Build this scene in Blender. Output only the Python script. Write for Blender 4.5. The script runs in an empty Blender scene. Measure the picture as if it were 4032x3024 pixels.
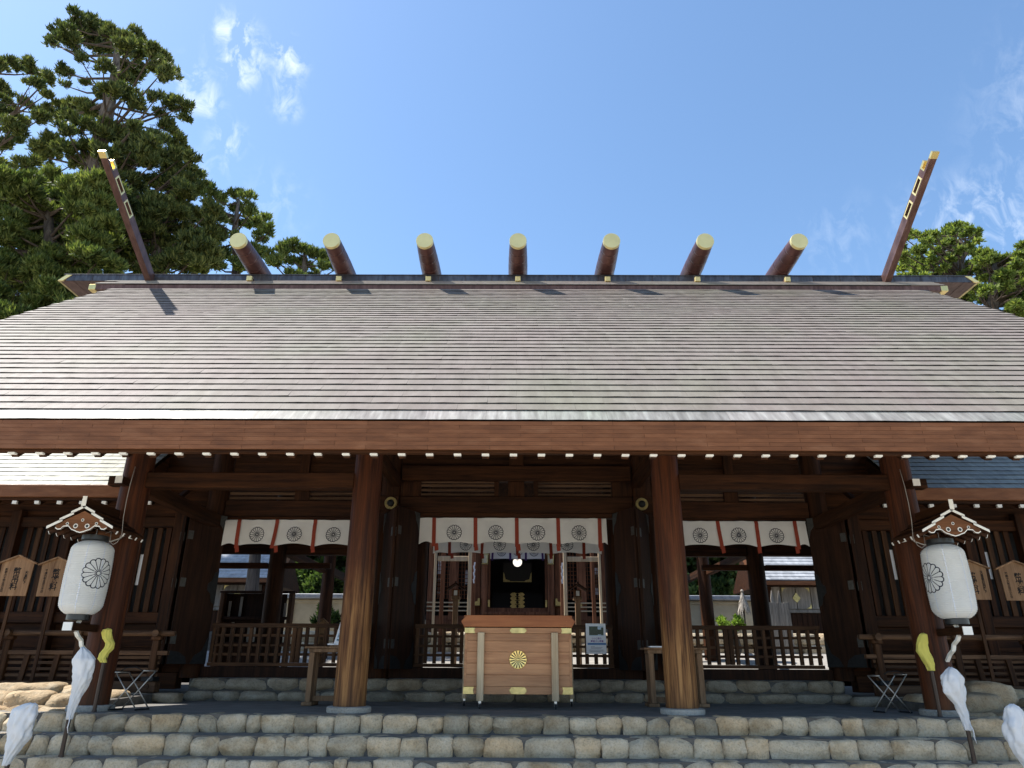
import bpy, bmesh, math, random
import numpy as np
from mathutils import Vector, Matrix, noise as mnoise

random.seed(7); rng = np.random.default_rng(7)
R = math.radians
sc = bpy.context.scene
COL = sc.collection

# ------------------------------------------------------------------ camera
CAM_H, PIT, YAW, ROLL, FPX = 0.60, R(21.58), R(0.39), R(0.30), 2782.0
cd = bpy.data.cameras.new('camera'); cam = bpy.data.objects.new('camera', cd); COL.objects.link(cam)
cd.sensor_width = 36.0; cd.lens = 36.0 * FPX / 4032.0
cd.clip_start = 0.05; cd.clip_end = 3000
cam.matrix_world = (Matrix.Translation((0, 0, CAM_H)) @ Matrix.Rotation(YAW, 4, 'Z')
                    @ Matrix.Rotation(R(90) + PIT, 4, 'X') @ Matrix.Rotation(ROLL, 4, 'Z'))
sc.camera = cam

def ray(sx, sy):
    a, b = sx - 2016, sy - 1512
    c, s = math.cos(ROLL), math.sin(ROLL)
    xi, yi = a*c + b*s, -a*s + b*c
    x, u = xi/FPX, -yi/FPX
    y = math.cos(PIT) - u*math.sin(PIT); z = math.sin(PIT) + u*math.cos(PIT)
    return Vector((x*math.cos(YAW) - y*math.sin(YAW), x*math.sin(YAW) + y*math.cos(YAW), z))
def at(sx, sy, Y):
    r = ray(sx, sy); t = Y/r.y
    return Vector((r.x*t, Y, CAM_H + r.z*t))

# ------------------------------------------------------------------ sky and sun
TO_SUN = Vector((-0.58, 0.08, 1.0)).normalized()
SUN_EL = math.asin(TO_SUN.z); SUN_AZ = math.atan2(TO_SUN.x, TO_SUN.y)
w = bpy.data.worlds.new('World'); sc.world = w; w.use_nodes = True
nt = w.node_tree; nt.nodes.clear()
def N(t, **k):
    n = nt.nodes.new(t)
    for a, b in k.items(): setattr(n, a, b)
    return n
out = N('ShaderNodeOutputWorld'); bg = N('ShaderNodeBackground'); bg.inputs[1].default_value = 0.148
sky = N('ShaderNodeTexSky', sky_type='NISHITA'); sky.sun_disc = False
sky.sun_elevation = SUN_EL; sky.sun_rotation = SUN_AZ
sky.altitude = 40; sky.air_density = 1.0; sky.dust_density = 0.55; sky.ozone_density = 2.3
tc = N('ShaderNodeTexCoord')
# thin wisps of cloud: soft patches of direction broken up by noise
wn = N('ShaderNodeTexNoise'); wn.inputs['Scale'].default_value = 17; wn.inputs['Detail'].default_value = 7
wn.inputs['Roughness'].default_value = 0.62; wn.inputs['Distortion'].default_value = 0.5
mp = N('ShaderNodeMapping'); mp.inputs['Scale'].default_value = (2.6, 2.6, 1.25); mp.inputs['Location'].default_value = (0.35, 0.1, 0.0)
nt.links.new(tc.outputs['Generated'], mp.inputs[0]); nt.links.new(mp.outputs[0], wn.inputs['Vector'])
acc = None
for sx, sy, rad, amp in ((930, 150, .026, 1.0), (950, 215, .030, 1.0), (945, 285, .020, .8), (1120, 215, .020, .9), (1150, 250, .018, .8), (1125, 330, .018, .55), (1130, 410, .018, .6), (745, 310, .022, .7), (800, 385, .022, .7), (895, 545, .022, .7), (850, 640, .022, .3),
                         (1080, 800, .04, .22), (3900, 820, .045, .5), (3820, 880, .05, .5), (3960, 960, .045, .5), (3680, 880, .045, .35), (3300, 960, .05, .16), (4400, 400, .10, .4), (-500, 700, .12, .4)):
    d = ray(sx, sy).normalized()
    dn = N('ShaderNodeVectorMath', operation='DISTANCE'); dn.inputs[1].default_value = d
    nt.links.new(tc.outputs['Generated'], dn.inputs[0])
    mr = N('ShaderNodeMapRange', interpolation_type='SMOOTHSTEP'); mr.inputs[1].default_value = 0.0; mr.inputs[2].default_value = rad*1.7
    mr.inputs[3].default_value = amp; mr.inputs[4].default_value = 0.0
    nt.links.new(dn.outputs['Value'], mr.inputs[0])
    if acc is None: acc = mr.outputs[0]
    else:
        ad = N('ShaderNodeMath', operation='MAXIMUM'); nt.links.new(acc, ad.inputs[0]); nt.links.new(mr.outputs[0], ad.inputs[1]); acc = ad.outputs[0]
wr = N('ShaderNodeMapRange'); wr.inputs[1].default_value = 0.46; wr.inputs[2].default_value = 0.76
nt.links.new(wn.outputs['Fac'], wr.inputs[0])
mm = N('ShaderNodeMath', operation='MULTIPLY', use_clamp=True); nt.links.new(acc, mm.inputs[0]); nt.links.new(wr.outputs[0], mm.inputs[1])
mx = N('ShaderNodeMix', data_type='RGBA')
mx.inputs['B'].default_value = (5.6, 5.9, 6.2, 1)
nt.links.new(mm.outputs[0], mx.inputs['Factor'])
hs = N('ShaderNodeHueSaturation'); hs.inputs['Saturation'].default_value = 1.06; hs.inputs['Value'].default_value = 1.0; hs.inputs['Hue'].default_value = .496
nt.links.new(sky.outputs[0], hs.inputs['Color']); nt.links.new(hs.outputs[0], mx.inputs['A'])
nt.links.new(mx.outputs['Result'], bg.inputs[0]); nt.links.new(bg.outputs[0], out.inputs[0])

sd = bpy.data.lights.new('sun', 'SUN'); sd.energy = 5.0; sd.angle = R(0.53); sd.color = (1.0, 0.955, 0.89)
so = bpy.data.objects.new('sun', sd); COL.objects.link(so); so.rotation_euler = TO_SUN.to_track_quat('Z', 'Y').to_euler(); so.location = (-20, 5, 40)
sc.view_settings.view_transform = 'Standard'; sc.view_settings.look = 'None'; sc.view_settings.gamma = 1
sc.view_settings.exposure = 0.80
sc.cycles.max_bounces = 8; sc.cycles.diffuse_bounces = 4

# ------------------------------------------------------------------ materials
MATS = {}
def mat(name):
    m = bpy.data.materials.new(name); m.use_nodes = True; MATS[name] = m
    t = m.node_tree; b = t.nodes['Principled BSDF']
    return m, t, b
def nn(t, ty, **k):
    n = t.nodes.new(ty)
    for a, b in k.items(): setattr(n, a, b)
    return n
def ramp(t, stops):
    r = nn(t, 'ShaderNodeValToRGB'); e = r.color_ramp.elements
    while len(e) < len(stops): e.new(0.5)
    for i, (p, c) in enumerate(stops):
        e[i].position = p; e[i].color = (*c, 1)
    return r
def noise(t, vec, scale, detail=4, rough=.55, dist=0):
    n = nn(t, 'ShaderNodeTexNoise'); n.inputs['Scale'].default_value = scale; n.inputs['Detail'].default_value = detail
    n.inputs['Roughness'].default_value = rough; n.inputs['Distortion'].default_value = dist
    if vec is not None: t.links.new(vec, n.inputs['Vector'])
    return n
def mapping(t, vec, scale=(1, 1, 1), loc=(0, 0, 0)):
    m = nn(t, 'ShaderNodeMapping'); m.inputs['Scale'].default_value = scale; m.inputs['Location'].default_value = loc
    t.links.new(vec, m.inputs[0]); return m.outputs[0]
def bump(t, b, h, strength=.3, dist=.01):
    n = nn(t, 'ShaderNodeBump'); n.inputs['Strength'].default_value = strength; n.inputs['Distance'].default_value = dist
    t.links.new(h, n.inputs['Height']); t.links.new(n.outputs[0], b.inputs['Normal'])
def mixc(t, fac, a, b, mode='MIX'):
    m = nn(t, 'ShaderNodeMix', data_type='RGBA', blend_type=mode)
    for s, v in (('Factor', fac), ('A', a), ('B', b)):
        if hasattr(v, 'is_linked'): t.links.new(v, m.inputs[s])
        elif s == 'Factor': m.inputs[s].default_value = v
        else: m.inputs[s].default_value = (*v, 1)
    return m.outputs['Result']
def math_(t, op, a, b, clamp=False):
    m = nn(t, 'ShaderNodeMath', operation=op, use_clamp=clamp)
    for i, v in enumerate((a, b)):
        if hasattr(v, 'is_linked'): t.links.new(v, m.inputs[i])
        else: m.inputs[i].default_value = v
    return m.outputs[0]
def rnd(t):
    o = nn(t, 'ShaderNodeObjectInfo'); g = nn(t, 'ShaderNodeNewGeometry')
    return math_(t, 'FRACT', math_(t, 'ADD', o.outputs['Random'], g.outputs['Random Per Island']), 0)
def wpos(t):
    return nn(t, 'ShaderNodeNewGeometry').outputs['Position']

def wood(name, dark, light, axis='Z', rough=.7, scale=1.0, spec=.16, grain=9.0, vary=.25, check=.8):
    m, t, b = mat(name)
    s = {'X': (.5, grain, grain), 'Y': (grain, .5, grain), 'Z': (grain, grain, .5)}[axis]
    r = rnd(t)
    P = wpos(t)
    off = nn(t, 'ShaderNodeCombineXYZ'); t.links.new(math_(t, 'MULTIPLY', r, 13.0), off.inputs[0]); t.links.new(math_(t, 'MULTIPLY', r, 7.0), off.inputs[1]); t.links.new(math_(t, 'MULTIPLY', r, 5.0), off.inputs[2])
    va = nn(t, 'ShaderNodeVectorMath', operation='ADD'); t.links.new(P, va.inputs[0]); t.links.new(off.outputs[0], va.inputs[1])
    v = mapping(t, va.outputs[0], tuple(q*scale for q in s))
    n1 = noise(t, v, 1.4, 5, .6, .6); n2 = noise(t, v, 5.5, 4, .6, .3)
    n3 = noise(t, P, 1.1, 3, .6)
    f = math_(t, 'ADD', math_(t, 'MULTIPLY', n1.outputs['Fac'], .7), math_(t, 'MULTIPLY', n2.outputs['Fac'], .3))
    rp = ramp(t, ((.38, dark), (.62, light))); t.links.new(f, rp.inputs[0])
    lo = 1 - vary
    g = ramp(t, ((.3, (lo, lo, lo)), (.7, (1.1, 1.08, 1.05)))); t.links.new(n3.outputs['Fac'], g.inputs[0])
    c = mixc(t, 1.0, rp.outputs[0], g.outputs[0], 'MULTIPLY')
    g2 = ramp(t, ((0, (lo, lo, lo)), (1, (1.12, 1.1, 1.08)))); t.links.new(r, g2.inputs[0])
    c = mixc(t, 1.0, c, g2.outputs[0], 'MULTIPLY')
    n5 = noise(t, v, 9.0, 3, .7, .2); ck = ramp(t, ((.30, (.45, .42, .40)), (.40, (1, 1, 1)))); t.links.new(n5.outputs['Fac'], ck.inputs[0])
    c = mixc(t, check, c, ck.outputs[0], 'MULTIPLY')
    t.links.new(c, b.inputs['Base Color']); b.inputs['Roughness'].default_value = rough; b.inputs['Specular IOR Level'].default_value = spec
    bump(t, b, math_(t, 'ADD', n2.outputs['Fac'], n5.outputs['Fac']), .4, .005)
    return m
WOOD_Z = wood('dark cedar upright', (.017, .006, .0025), (.064, .0235, .0082), 'Z')
WOOD_X = wood('dark cedar beam', (.017, .006, .0025), (.070, .026, .009), 'X')
WOOD_Y = wood('dark cedar rafter', (.018, .0065, .0028), (.064, .0245, .009), 'Y')
DOOR = wood('door cedar', (.011, .0045, .0025), (.040, .0155, .007), 'Z')
SLAT = wood('weathered slat', (.028, .012, .0055), (.092, .043, .020), 'Z')
RAIL = wood('weathered rail', (.055, .029, .017), (.165, .095, .055), 'X')
LATT_Z = wood('lattice upright', (.040, .019, .010), (.120, .062, .032), 'Z')
LATT_X = wood('lattice rail', (.040, .019, .010), (.115, .060, .032), 'X')
BOXW = wood('offering box board', (.34, .165, .085), (.51, .275, .145), 'X', .55, 1, .3, 6.0, .08, .15)
BOXLID = wood('offering box lid', (.27, .085, .028), (.40, .145, .050), 'X', .5, 1, .35, 5.0, .1, .2)
HINOKI = wood('pale cypress', (.44, .33, .21), (.64, .52, .36), 'Z', .6, 1, .3, 10, .15, .3)
PLAQ = wood('plaque board', (.20, .105, .050), (.36, .215, .115), 'Z', .65, 1, .25, 7)
REDW = wood('inner hall timber', (.10, .040, .022), (.24, .105, .058), 'Z')
TABLEW = wood('table wood', (.14, .085, .05), (.30, .19, .115), 'Z')
BRACK = wood('bracket board', (.10, .042, .020), (.24, .105, .050), 'X')

def column_wood(name, zlo, zhi):
    m, t, b = mat(name)
    P = wpos(t)
    v = mapping(t, P, (9, 9, .45)); v2 = mapping(t, P, (26, 26, .8))
    n1 = noise(t, v, 1.5, 6, .62, .8); n2 = noise(t, v2, 2.2, 5, .6, .4); n3 = noise(t, mapping(t, P, (2.2, 2.2, .5)), 1.2, 4, .6, .5)
    f = math_(t, 'ADD', math_(t, 'MULTIPLY', n1.outputs['Fac'], .65), math_(t, 'MULTIPLY', n2.outputs['Fac'], .35))
    dk = ramp(t, ((.40, (.026, .008, .004)), (.62, (.100, .029, .009)))); t.links.new(f, dk.inputs[0])
    lt = ramp(t, ((.40, (.040, .016, .006)), (.5, (.185, .085, .030)), (.62, (.34, .180, .068)))); t.links.new(f, lt.inputs[0])
    z = nn(t, 'ShaderNodeSeparateXYZ'); t.links.new(P, z.inputs[0])
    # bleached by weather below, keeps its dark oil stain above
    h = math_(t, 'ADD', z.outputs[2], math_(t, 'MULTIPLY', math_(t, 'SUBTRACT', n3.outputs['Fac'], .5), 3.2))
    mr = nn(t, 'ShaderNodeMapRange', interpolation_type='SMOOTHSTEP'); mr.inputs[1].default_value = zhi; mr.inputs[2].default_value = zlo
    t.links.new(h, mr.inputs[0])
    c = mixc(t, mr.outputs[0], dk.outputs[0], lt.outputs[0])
    # darker towards the foot, uneven edge
    fr = nn(t, 'ShaderNodeMapRange'); fr.inputs[1].default_value = .05; fr.inputs[2].default_value = .45; fr.inputs[3].default_value = .45; fr.inputs[4].default_value = 1
    t.links.new(math_(t, 'ADD', z.outputs[2], math_(t, 'MULTIPLY', math_(t, 'SUBTRACT', n1.outputs['Fac'], .5), 1.1)), fr.inputs[0])
    c2 = mixc(t, fr.outputs[0], (.07, .035, .018), c)
    t.links.new(c2, b.inputs['Base Color']); b.inputs['Roughness'].default_value = .62; b.inputs['Specular IOR Level'].default_value = .2
    bump(t, b, n2.outputs['Fac'], .45, .008)
    return m
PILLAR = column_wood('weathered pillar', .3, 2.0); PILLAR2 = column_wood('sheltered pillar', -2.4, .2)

def copper(name, cols, rough=.45, metal=.25, streak=(10, 10, .9), bumpy=.15, vary=.2, tint=True):
    m, t, b = mat(name)
    P = wpos(t); r = rnd(t)
    n1 = noise(t, mapping(t, P, streak), 1.3, 5, .62, .3); n2 = noise(t, P, .55, 4, .6)
    n3 = noise(t, P, 14, 4, .65)
    rp = ramp(t, ((.30, cols[0]), (.52, cols[1]), (.72, cols[2]))); t.links.new(n1.outputs['Fac'], rp.inputs[0])
    c = rp.outputs[0]
    if tint:
        tr = ramp(t, ((.30, (.97, .90, .95)), (.5, (1, 1, 1)), (.70, (.92, 1.0, .90)))); t.links.new(n2.outputs['Fac'], tr.inputs[0])
        c = mixc(t, .85, c, tr.outputs[0], 'MULTIPLY')
    g = ramp(t, ((0, (1-vary,)*3), (1, (1+vary*.6,)*3))); t.links.new(r, g.inputs[0])
    c = mixc(t, 1, c, g.outputs[0], 'MULTIPLY')
    t.links.new(c, b.inputs['Base Color']); b.inputs['Metallic'].default_value = metal; b.inputs['Specular IOR Level'].default_value = .2
    rr = nn(t, 'ShaderNodeMapRange'); rr.inputs[3].default_value = rough-.1; rr.inputs[4].default_value = rough+.12; t.links.new(n3.outputs['Fac'], rr.inputs[0])
    t.links.new(rr.outputs[0], b.inputs['Roughness'])
    nb = noise(t, P, 2.6, 3, .5); bump(t, b, nb.outputs['Fac'], bumpy, .05)
    return m
ROOFC = copper('roof copper', ((.182, .155, .129), (.212, .183, .154), (.245, .214, .182)), .62, .0, (5, 2.0, .9), .02, .055)
EAVEROW = copper('eave copper', ((.18, .168, .148), (.29, .275, .245), (.43, .42, .375)), .5, .12, (9, 1.2, 1.2))
FASC = copper('fascia copper', ((.138, .054, .023), (.192, .075, .031), (.240, .104, .048)), .48, .15, (2.0, 6, 9), .06, .14, False)
SIDEROOF = copper('corridor copper', ((.19, .19, .165), (.27, .275, .24), (.36, .365, .32)), .42, .2, (7, 2, 2), .1, .15, False)
RIDGEC = copper('ridge copper', ((.050, .048, .055), (.085, .085, .095), (.13, .135, .145)), .32, .55, (9, 3, 2), .3, .2, False)
LIPC = copper('folded copper edge with painted shade', ((.008, .006, .005), (.012, .009, .008), (.02, .015, .013)), .7, .1, (3, 3, 3), 0, .1, False)  # dark brown folded edge, taken near black to paint the shadow between courses
BILLET = copper('billet copper', ((.070, .032, .030), (.115, .052, .046), (.165, .082, .072)), .38, .45, (3, 1.2, 3), .12, .12, False)
BOARDC = copper('ridge board copper', ((.075, .040, .034), (.12, .066, .055), (.17, .10, .085)), .42, .35, (9, 3, 2), .12, .2, False)

def plain(name, col, rough=.6, metal=0, spec=.4, nscale=0, namp=.15, bstr=0, bscale=40):
    m, t, b = mat(name)
    b.inputs['Roughness'].default_value = rough; b.inputs['Metallic'].default_value = metal; b.inputs['Specular IOR Level'].default_value = spec
    if nscale:
        n = noise(t, wpos(t), nscale, 5, .6)
        rp = ramp(t, ((.3, tuple(c*(1-namp) for c in col)), (.7, tuple(min(1, c*(1+namp)) for c in col)))); t.links.new(n.outputs['Fac'], rp.inputs[0])
        t.links.new(rp.outputs[0], b.inputs['Base Color'])
    else: b.inputs['Base Color'].default_value = (*col, 1)
    if bstr:
        n2 = noise(t, wpos(t), bscale, 4, .6); bump(t, b, n2.outputs['Fac'], bstr, .01)
    return m
GOLD = plain('gilt plate', (.80, .62, .25), .34, .85, .5, 6, .12, .12, 8)
GOLDM = plain('satin gilt', (.80, .66, .30), .42, .6, .5, 3, .08, .06, 5)
BRASS = plain('worn brass', (.52, .43, .19), .36, .75, .5, 9, .3, .2, 14)
WHITE = plain('white paint', (.80, .79, .75), .6, 0, .3, 6, .06)
BLACK = plain('black lacquer', (.018, .019, .020), .35, 0, .5)
INK = plain('ink', (.012, .011, .012), .8, 0, .2)
INKBLUE = plain('dark crest print', (.02, .022, .04), .8, 0, .2)
IRON = plain('dark iron fitting', (.010, .011, .013), .6, .2, .3, 18, .4, .4, 30)
HINGE = plain('old hinge plate', (.055, .055, .052), .5, .5, .5, 20, .3, .3, 40)
STEEL = plain('bright steel', (.55, .56, .57), .3, .9)
TYRE = plain('black rubber', (.02, .02, .022), .6)
POLEM = plain('dark brown pole', (.045, .028, .020), .45, .2)
CHROME = plain('worn chrome tube', (.42, .40, .37), .35, .8, .5, 20, .3)
def cloth(name, col, trans=.25, nsc=30, crum=.08):
    m, t, b = mat(name)
    n = noise(t, wpos(t), nsc, 3, .6); n4 = noise(t, wpos(t), 3, 3, .6)
    rp = ramp(t, ((.3, tuple(c*.9 for c in col)), (.7, col))); t.links.new(n4.outputs['Fac'], rp.inputs[0])
    t.links.new(rp.outputs[0], b.inputs['Base Color']); b.inputs['Roughness'].default_value = .85; b.inputs['Specular IOR Level'].default_value = .15
    nw = noise(t, wpos(t), 16, 4, .65, .8); bump(t, b, nw.outputs['Fac'], crum, .02)
    tr = nn(t, 'ShaderNodeBsdfTranslucent'); t.links.new(rp.outputs[0], tr.inputs[0])
    mxs = nn(t, 'ShaderNodeMixShader'); mxs.inputs[0].default_value = trans
    t.links.new(b.outputs[0], mxs.inputs[1]); t.links.new(tr.outputs[0], mxs.inputs[2]); t.links.new(mxs.outputs[0], t.nodes['Material Output'].inputs[0])
    return m
NOREN = cloth('white curtain', (.84, .83, .80), .3, 30, .22)
STRAPR = cloth('red braid', (.26, .050, .030), .05, 60)
STRAPP = cloth('purple braid', (.075, .040, .13), .05, 60)
PAPER = cloth('lantern paper', (.86, .86, .84), .35, 20)
WRAPW = cloth('white wrapping cloth', (.82, .82, .83), .2, 25, .32)
WRAPY = cloth('yellow wrapping film', (.80, .72, .17), .2, 25, .5)
WIRE = plain('grey cable', (.20, .18, .16), .6)
SHEETW = plain('printed white card', (.70, .73, .80), .35, 0, .5)
PBLUE = plain('poster blue band', (.03, .16, .42), .4)
PPURP = plain('poster purple ink', (.16, .05, .28), .5)
PGREEN = plain('photo print green', (.035, .06, .04), .4, 0, .4, 120, .9)
PSKY = plain('photo print sky', (.45, .58, .72), .4, 0, .4, 60, .3)
PGREY = plain('poster grey text', (.25, .26, .32), .5)

def stone(name, cols, bs=.5):
    m, t, b = mat(name)
    P = wpos(t); r = rnd(t)
    n1 = noise(t, P, 3.2, 5, .62); n2 = noise(t, P, 45, 4, .7); n3 = noise(t, P, 11, 5, .65)
    rp = ramp(t, ((.28, cols[0]), (.5, cols[1]), (.72, cols[2]))); t.links.new(n1.outputs['Fac'], rp.inputs[0])
    sp = ramp(t, ((.30, (.55, .54, .52)), (.5, (1, 1, 1)), (.75, (1.15, 1.15, 1.12)))); t.links.new(n2.outputs['Fac'], sp.inputs[0])
    c = mixc(t, .75, rp.outputs[0], sp.outputs[0], 'MULTIPLY')
    g = ramp(t, ((0, (.66, .64, .60)), (.35, (.95, .92, .87)), (.7, (1.05, 1.0, .93)), (1, (1.08, .94, .78)))); t.links.new(r, g.inputs[0])
    c = mixc(t, 1, c, g.outputs[0], 'MULTIPLY')
    t.links.new(c, b.inputs['Base Color']); b.inputs['Roughness'].default_value = .85; b.inputs['Specular IOR Level'].default_value = .25
    h = math_(t, 'ADD', math_(t, 'MULTIPLY', n2.outputs['Fac'], .35), n3.outputs['Fac']); n6 = noise(t, P, 5.5, 6, .7, .4); h = math_(t, 'ADD', h, math_(t, 'MULTIPLY', n6.outputs['Fac'], 1.6)); bump(t, b, h, min(1, bs*1.6), .03)
    return m
STONE = stone('weathered granite', ((.35, .27, .17), (.55, .47, .35), (.64, .58, .47)))
STONED = stone('grey granite block', ((.19, .16, .12), (.33, .295, .24), (.43, .395, .335)))
BOULD = stone('tan boulder', ((.25, .18, .11), (.42, .33, .22), (.52, .45, .34)))
MORTAR = plain('dark mortar', (.11, .102, .092), .9, 0, .2, 8, .3, .5, 60)
PAVE = plain('fine grey paving', (.20, .19, .175), .9, 0, .2, 2.5, .22, .5, 140)
GROUND = plain('pale gravel', (.56, .50, .40), .95, 0, .15, 5, .2, .8, 70)
COURT = plain('bright court gravel', (.30, .28, .25), .95, 0, .15, 5, .2, .8, 60)
PLINTH = stone('cut granite', ((.30, .30, .29), (.38, .38, .37), (.46, .46, .45)), .25)
CREAM = plain('cream plaster', (.46, .40, .28), .9, 0, .2, 2, .15)
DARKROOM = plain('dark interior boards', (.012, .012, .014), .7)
INROOF = copper('court roof copper', ((.24, .25, .26), (.36, .37, .38), (.48, .49, .50)), .45, .15, (4, 3, 3), .1, .15, False)
STRAW = plain('grey straw', (.34, .31, .27), .95, 0, .1, 40, .4)
GREYW = wood('silvery boards', (.20, .18, .16), (.40, .37, .33), 'Z', .8)
BARK = wood('tree bark', (.060, .048, .040), (.19, .16, .135), 'Z', .95, 1, .1, 7, .3)
LIMB = plain('branch bark', (.075, .058, .045), .95, 0, .1, 4, .4)

def leaf(name, dark, mid, light, trans=.3):
    m, t, b = mat(name)
    g = nn(t, 'ShaderNodeNewGeometry')
    n = noise(t, g.outputs['Position'], .55, 3, .6)
    f = math_(t, 'ADD', math_(t, 'MULTIPLY', g.outputs['Random Per Island'], .55), math_(t, 'MULTIPLY', n.outputs['Fac'], .75))
    rp = ramp(t, ((.28, dark), (.62, mid), (.95, light))); t.links.new(f, rp.inputs[0])
    t.links.new(rp.outputs[0], b.inputs['Base Color']); b.inputs['Roughness'].default_value = .6; b.inputs['Specular IOR Level'].default_value = .25
    tr = nn(t, 'ShaderNodeBsdfTranslucent')
    t.links.new(mixc(t, 1, rp.outputs[0], (1.25, 1.3, .7), 'MULTIPLY'), tr.inputs[0])
    mxs = nn(t, 'ShaderNodeMixShader'); mxs.inputs[0].default_value = trans
    t.links.new(b.outputs[0], mxs.inputs[1]); t.links.new(tr.outputs[0], mxs.inputs[2]); t.links.new(mxs.outputs[0], t.nodes['Material Output'].inputs[0])
    return m
CEDARL = leaf('cedar foliage', (.018, .034, .012), (.066, .092, .026), (.190, .205, .062), .38)
CYPL = leaf('cypress foliage', (.028, .050, .014), (.090, .128, .032), (.225, .255, .070), .42)
CYPR = leaf('pale cypress foliage', (.050, .082, .022), (.140, .190, .045), (.29, .33, .09), .48)
BUSHL = leaf('court foliage', (.020, .045, .014), (.06, .10, .03), (.14, .20, .06), .35)
MAPLE = leaf('bright young leaves', (.10, .17, .03), (.20, .30, .05), (.32, .42, .09), .45)

# ------------------------------------------------------------------ builders
def link(o, parent=None):
    COL.objects.link(o)
    if parent is not None:
        o.parent = parent
        o.matrix_parent_inverse = parent.matrix_world.inverted() if False else Matrix.Translation(-parent.location)
    return o
def tag(o, label=None, cat=None, group=None, kind=None):
    if label: o['label'] = label
    if cat: o['category'] = cat
    if group: o['group'] = group
    if kind: o['kind'] = kind
    return o
def empty(name, loc, label, cat, group=None):
    o = bpy.data.objects.new(name, None); o.location = loc; o.empty_display_size = .2; COL.objects.link(o)
    return tag(o, label, cat, group)

class MB:
    def __init__(s): s.v = []; s.f = []
    def add(s, vs, fs):
        k = len(s.v); s.v.extend([tuple(p) for p in vs]); s.f.extend([tuple(i + k for i in q) for q in fs]); return s
    def box(s, x0, x1, y0, y1, z0, z1):
        return s.add([(x0, y0, z0), (x1, y0, z0), (x1, y1, z0), (x0, y1, z0), (x0, y0, z1), (x1, y0, z1), (x1, y1, z1), (x0, y1, z1)],
                     [(0, 3, 2, 1), (4, 5, 6, 7), (0, 1, 5, 4), (1, 2, 6, 5), (2, 3, 7, 6), (3, 0, 4, 7)])
    def bar(s, a, b, w, h, up=(0, 0, 1)):
        a, b = Vector(a), Vector(b); d = (b - a).normalized(); u = Vector(up)
        x = d.cross(u)
        if x.length < 1e-4: x = d.cross(Vector((1, 0, 0)))
        x.normalize(); z = x.cross(d)
        vs = []
        for p in (a, b):
            for i, j in ((-1, -1), (1, -1), (1, 1), (-1, 1)): vs.append(p + x*(i*w/2) + z*(j*h/2))
        return s.add(vs, [(0, 1, 2, 3), (7, 6, 5, 4), (0, 4, 5, 1), (1, 5, 6, 2), (2, 6, 7, 3), (3, 7, 4, 0)])
    def tube(s, pts, radii, n=8, cap=True):
        pts = [Vector(p) for p in pts]
        if not hasattr(radii, '__len__'): radii = [radii]*len(pts)
        k = len(s.v); prev = None
        for i, p in enumerate(pts):
            d = (pts[min(i+1, len(pts)-1)] - pts[max(i-1, 0)]).normalized()
            if prev is None:
                x = d.cross(Vector((0, 0, 1)))
                if x.length < 1e-3: x = Vector((1, 0, 0))
            else: x = prev - d*prev.dot(d)
            x.normalize(); y = d.cross(x); prev = x
            for j in range(n):
                a = 2*math.pi*j/n; s.v.append(tuple(p + (x*math.cos(a) + y*math.sin(a))*radii[i]))
        m = len(pts)
        for i in range(m-1):
            for j in range(n): s.f.append((k+i*n+j, k+i*n+(j+1) % n, k+(i+1)*n+(j+1) % n, k+(i+1)*n+j))
        if cap:
            s.f.append(tuple(k+j for j in reversed(range(n)))); s.f.append(tuple(k+(m-1)*n+j for j in range(n)))
        return s
    def lathe(s, c, prof, n=24, axis='Z', cap=True):
        c = Vector(c); k = len(s.v)
        for r, h in prof:
            for j in range(n):
                a = 2*math.pi*j/n
                if axis == 'Z': p = (r*math.cos(a), r*math.sin(a), h)
                elif axis == 'Y': p = (r*math.cos(a), h, r*math.sin(a))
                else: p = (h, r*math.cos(a), r*math.sin(a))
                s.v.append(tuple(c + Vector(p)))
        m = len(prof)
        for i in range(m-1):
            for j in range(n):
                q = (k+i*n+j, k+i*n+(j+1) % n, k+(i+1)*n+(j+1) % n, k+(i+1)*n+j)
                s.f.append(q if axis == 'Z' else q[::-1])
        if cap:
            a = tuple(k+j for j in range(n)); b = tuple(k+(m-1)*n+j for j in range(n))
            s.f.append(a[::-1] if axis == 'Z' else a); s.f.append(b if axis == 'Z' else b[::-1])
        return s
    def prism(s, poly, y0, y1, axis='Y'):
        n = len(poly); vs = []
        for y in (y0, y1):
            for a, b in poly: vs.append((a, y, b) if axis == 'Y' else ((y, a, b) if axis == 'X' else (a, b, y)))
        return s.add(vs, [tuple(range(n)), tuple(reversed(range(n, 2*n)))] + [(i, n+i, n+(i+1) % n, (i+1) % n) for i in range(n)])
    def quad(s, a, b, c, d): return s.add([a, b, c, d], [(0, 1, 2, 3)])
    def obj(s, name, m, parent=None, smooth=False, bevel=0, fix=True, kind=None, at=None):
        me = bpy.data.meshes.new(name)
        vs = s.v
        if at is not None: vs = [(p[0]-at[0], p[1]-at[1], p[2]-at[2]) for p in s.v]
        me.from_pydata(vs, [], s.f)
        if fix:
            bm = bmesh.new(); bm.from_mesh(me); bmesh.ops.recalc_face_normals(bm, faces=bm.faces)
            if bevel: bmesh.ops.bevel(bm, geom=[e for e in bm.edges if len(e.link_faces) == 2 and e.calc_face_angle(0) > .6], offset=bevel, segments=1, affect='EDGES', clamp_overlap=True)
            bm.to_mesh(me); bm.free()
        me.materials.append(m)
        if smooth: me.shade_smooth() if hasattr(me, 'shade_smooth') else [setattr(p, 'use_smooth', True) for p in me.polygons]
        o = bpy.data.objects.new(name, me)
        if at is not None: o.location = at
        link(o, parent)
        if kind: o['kind'] = kind
        return o
def auto_smooth(o, ang=40):
    me = o.data
    me.shade_smooth(); me.set_sharp_from_angle(angle=R(ang)); return o
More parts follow.
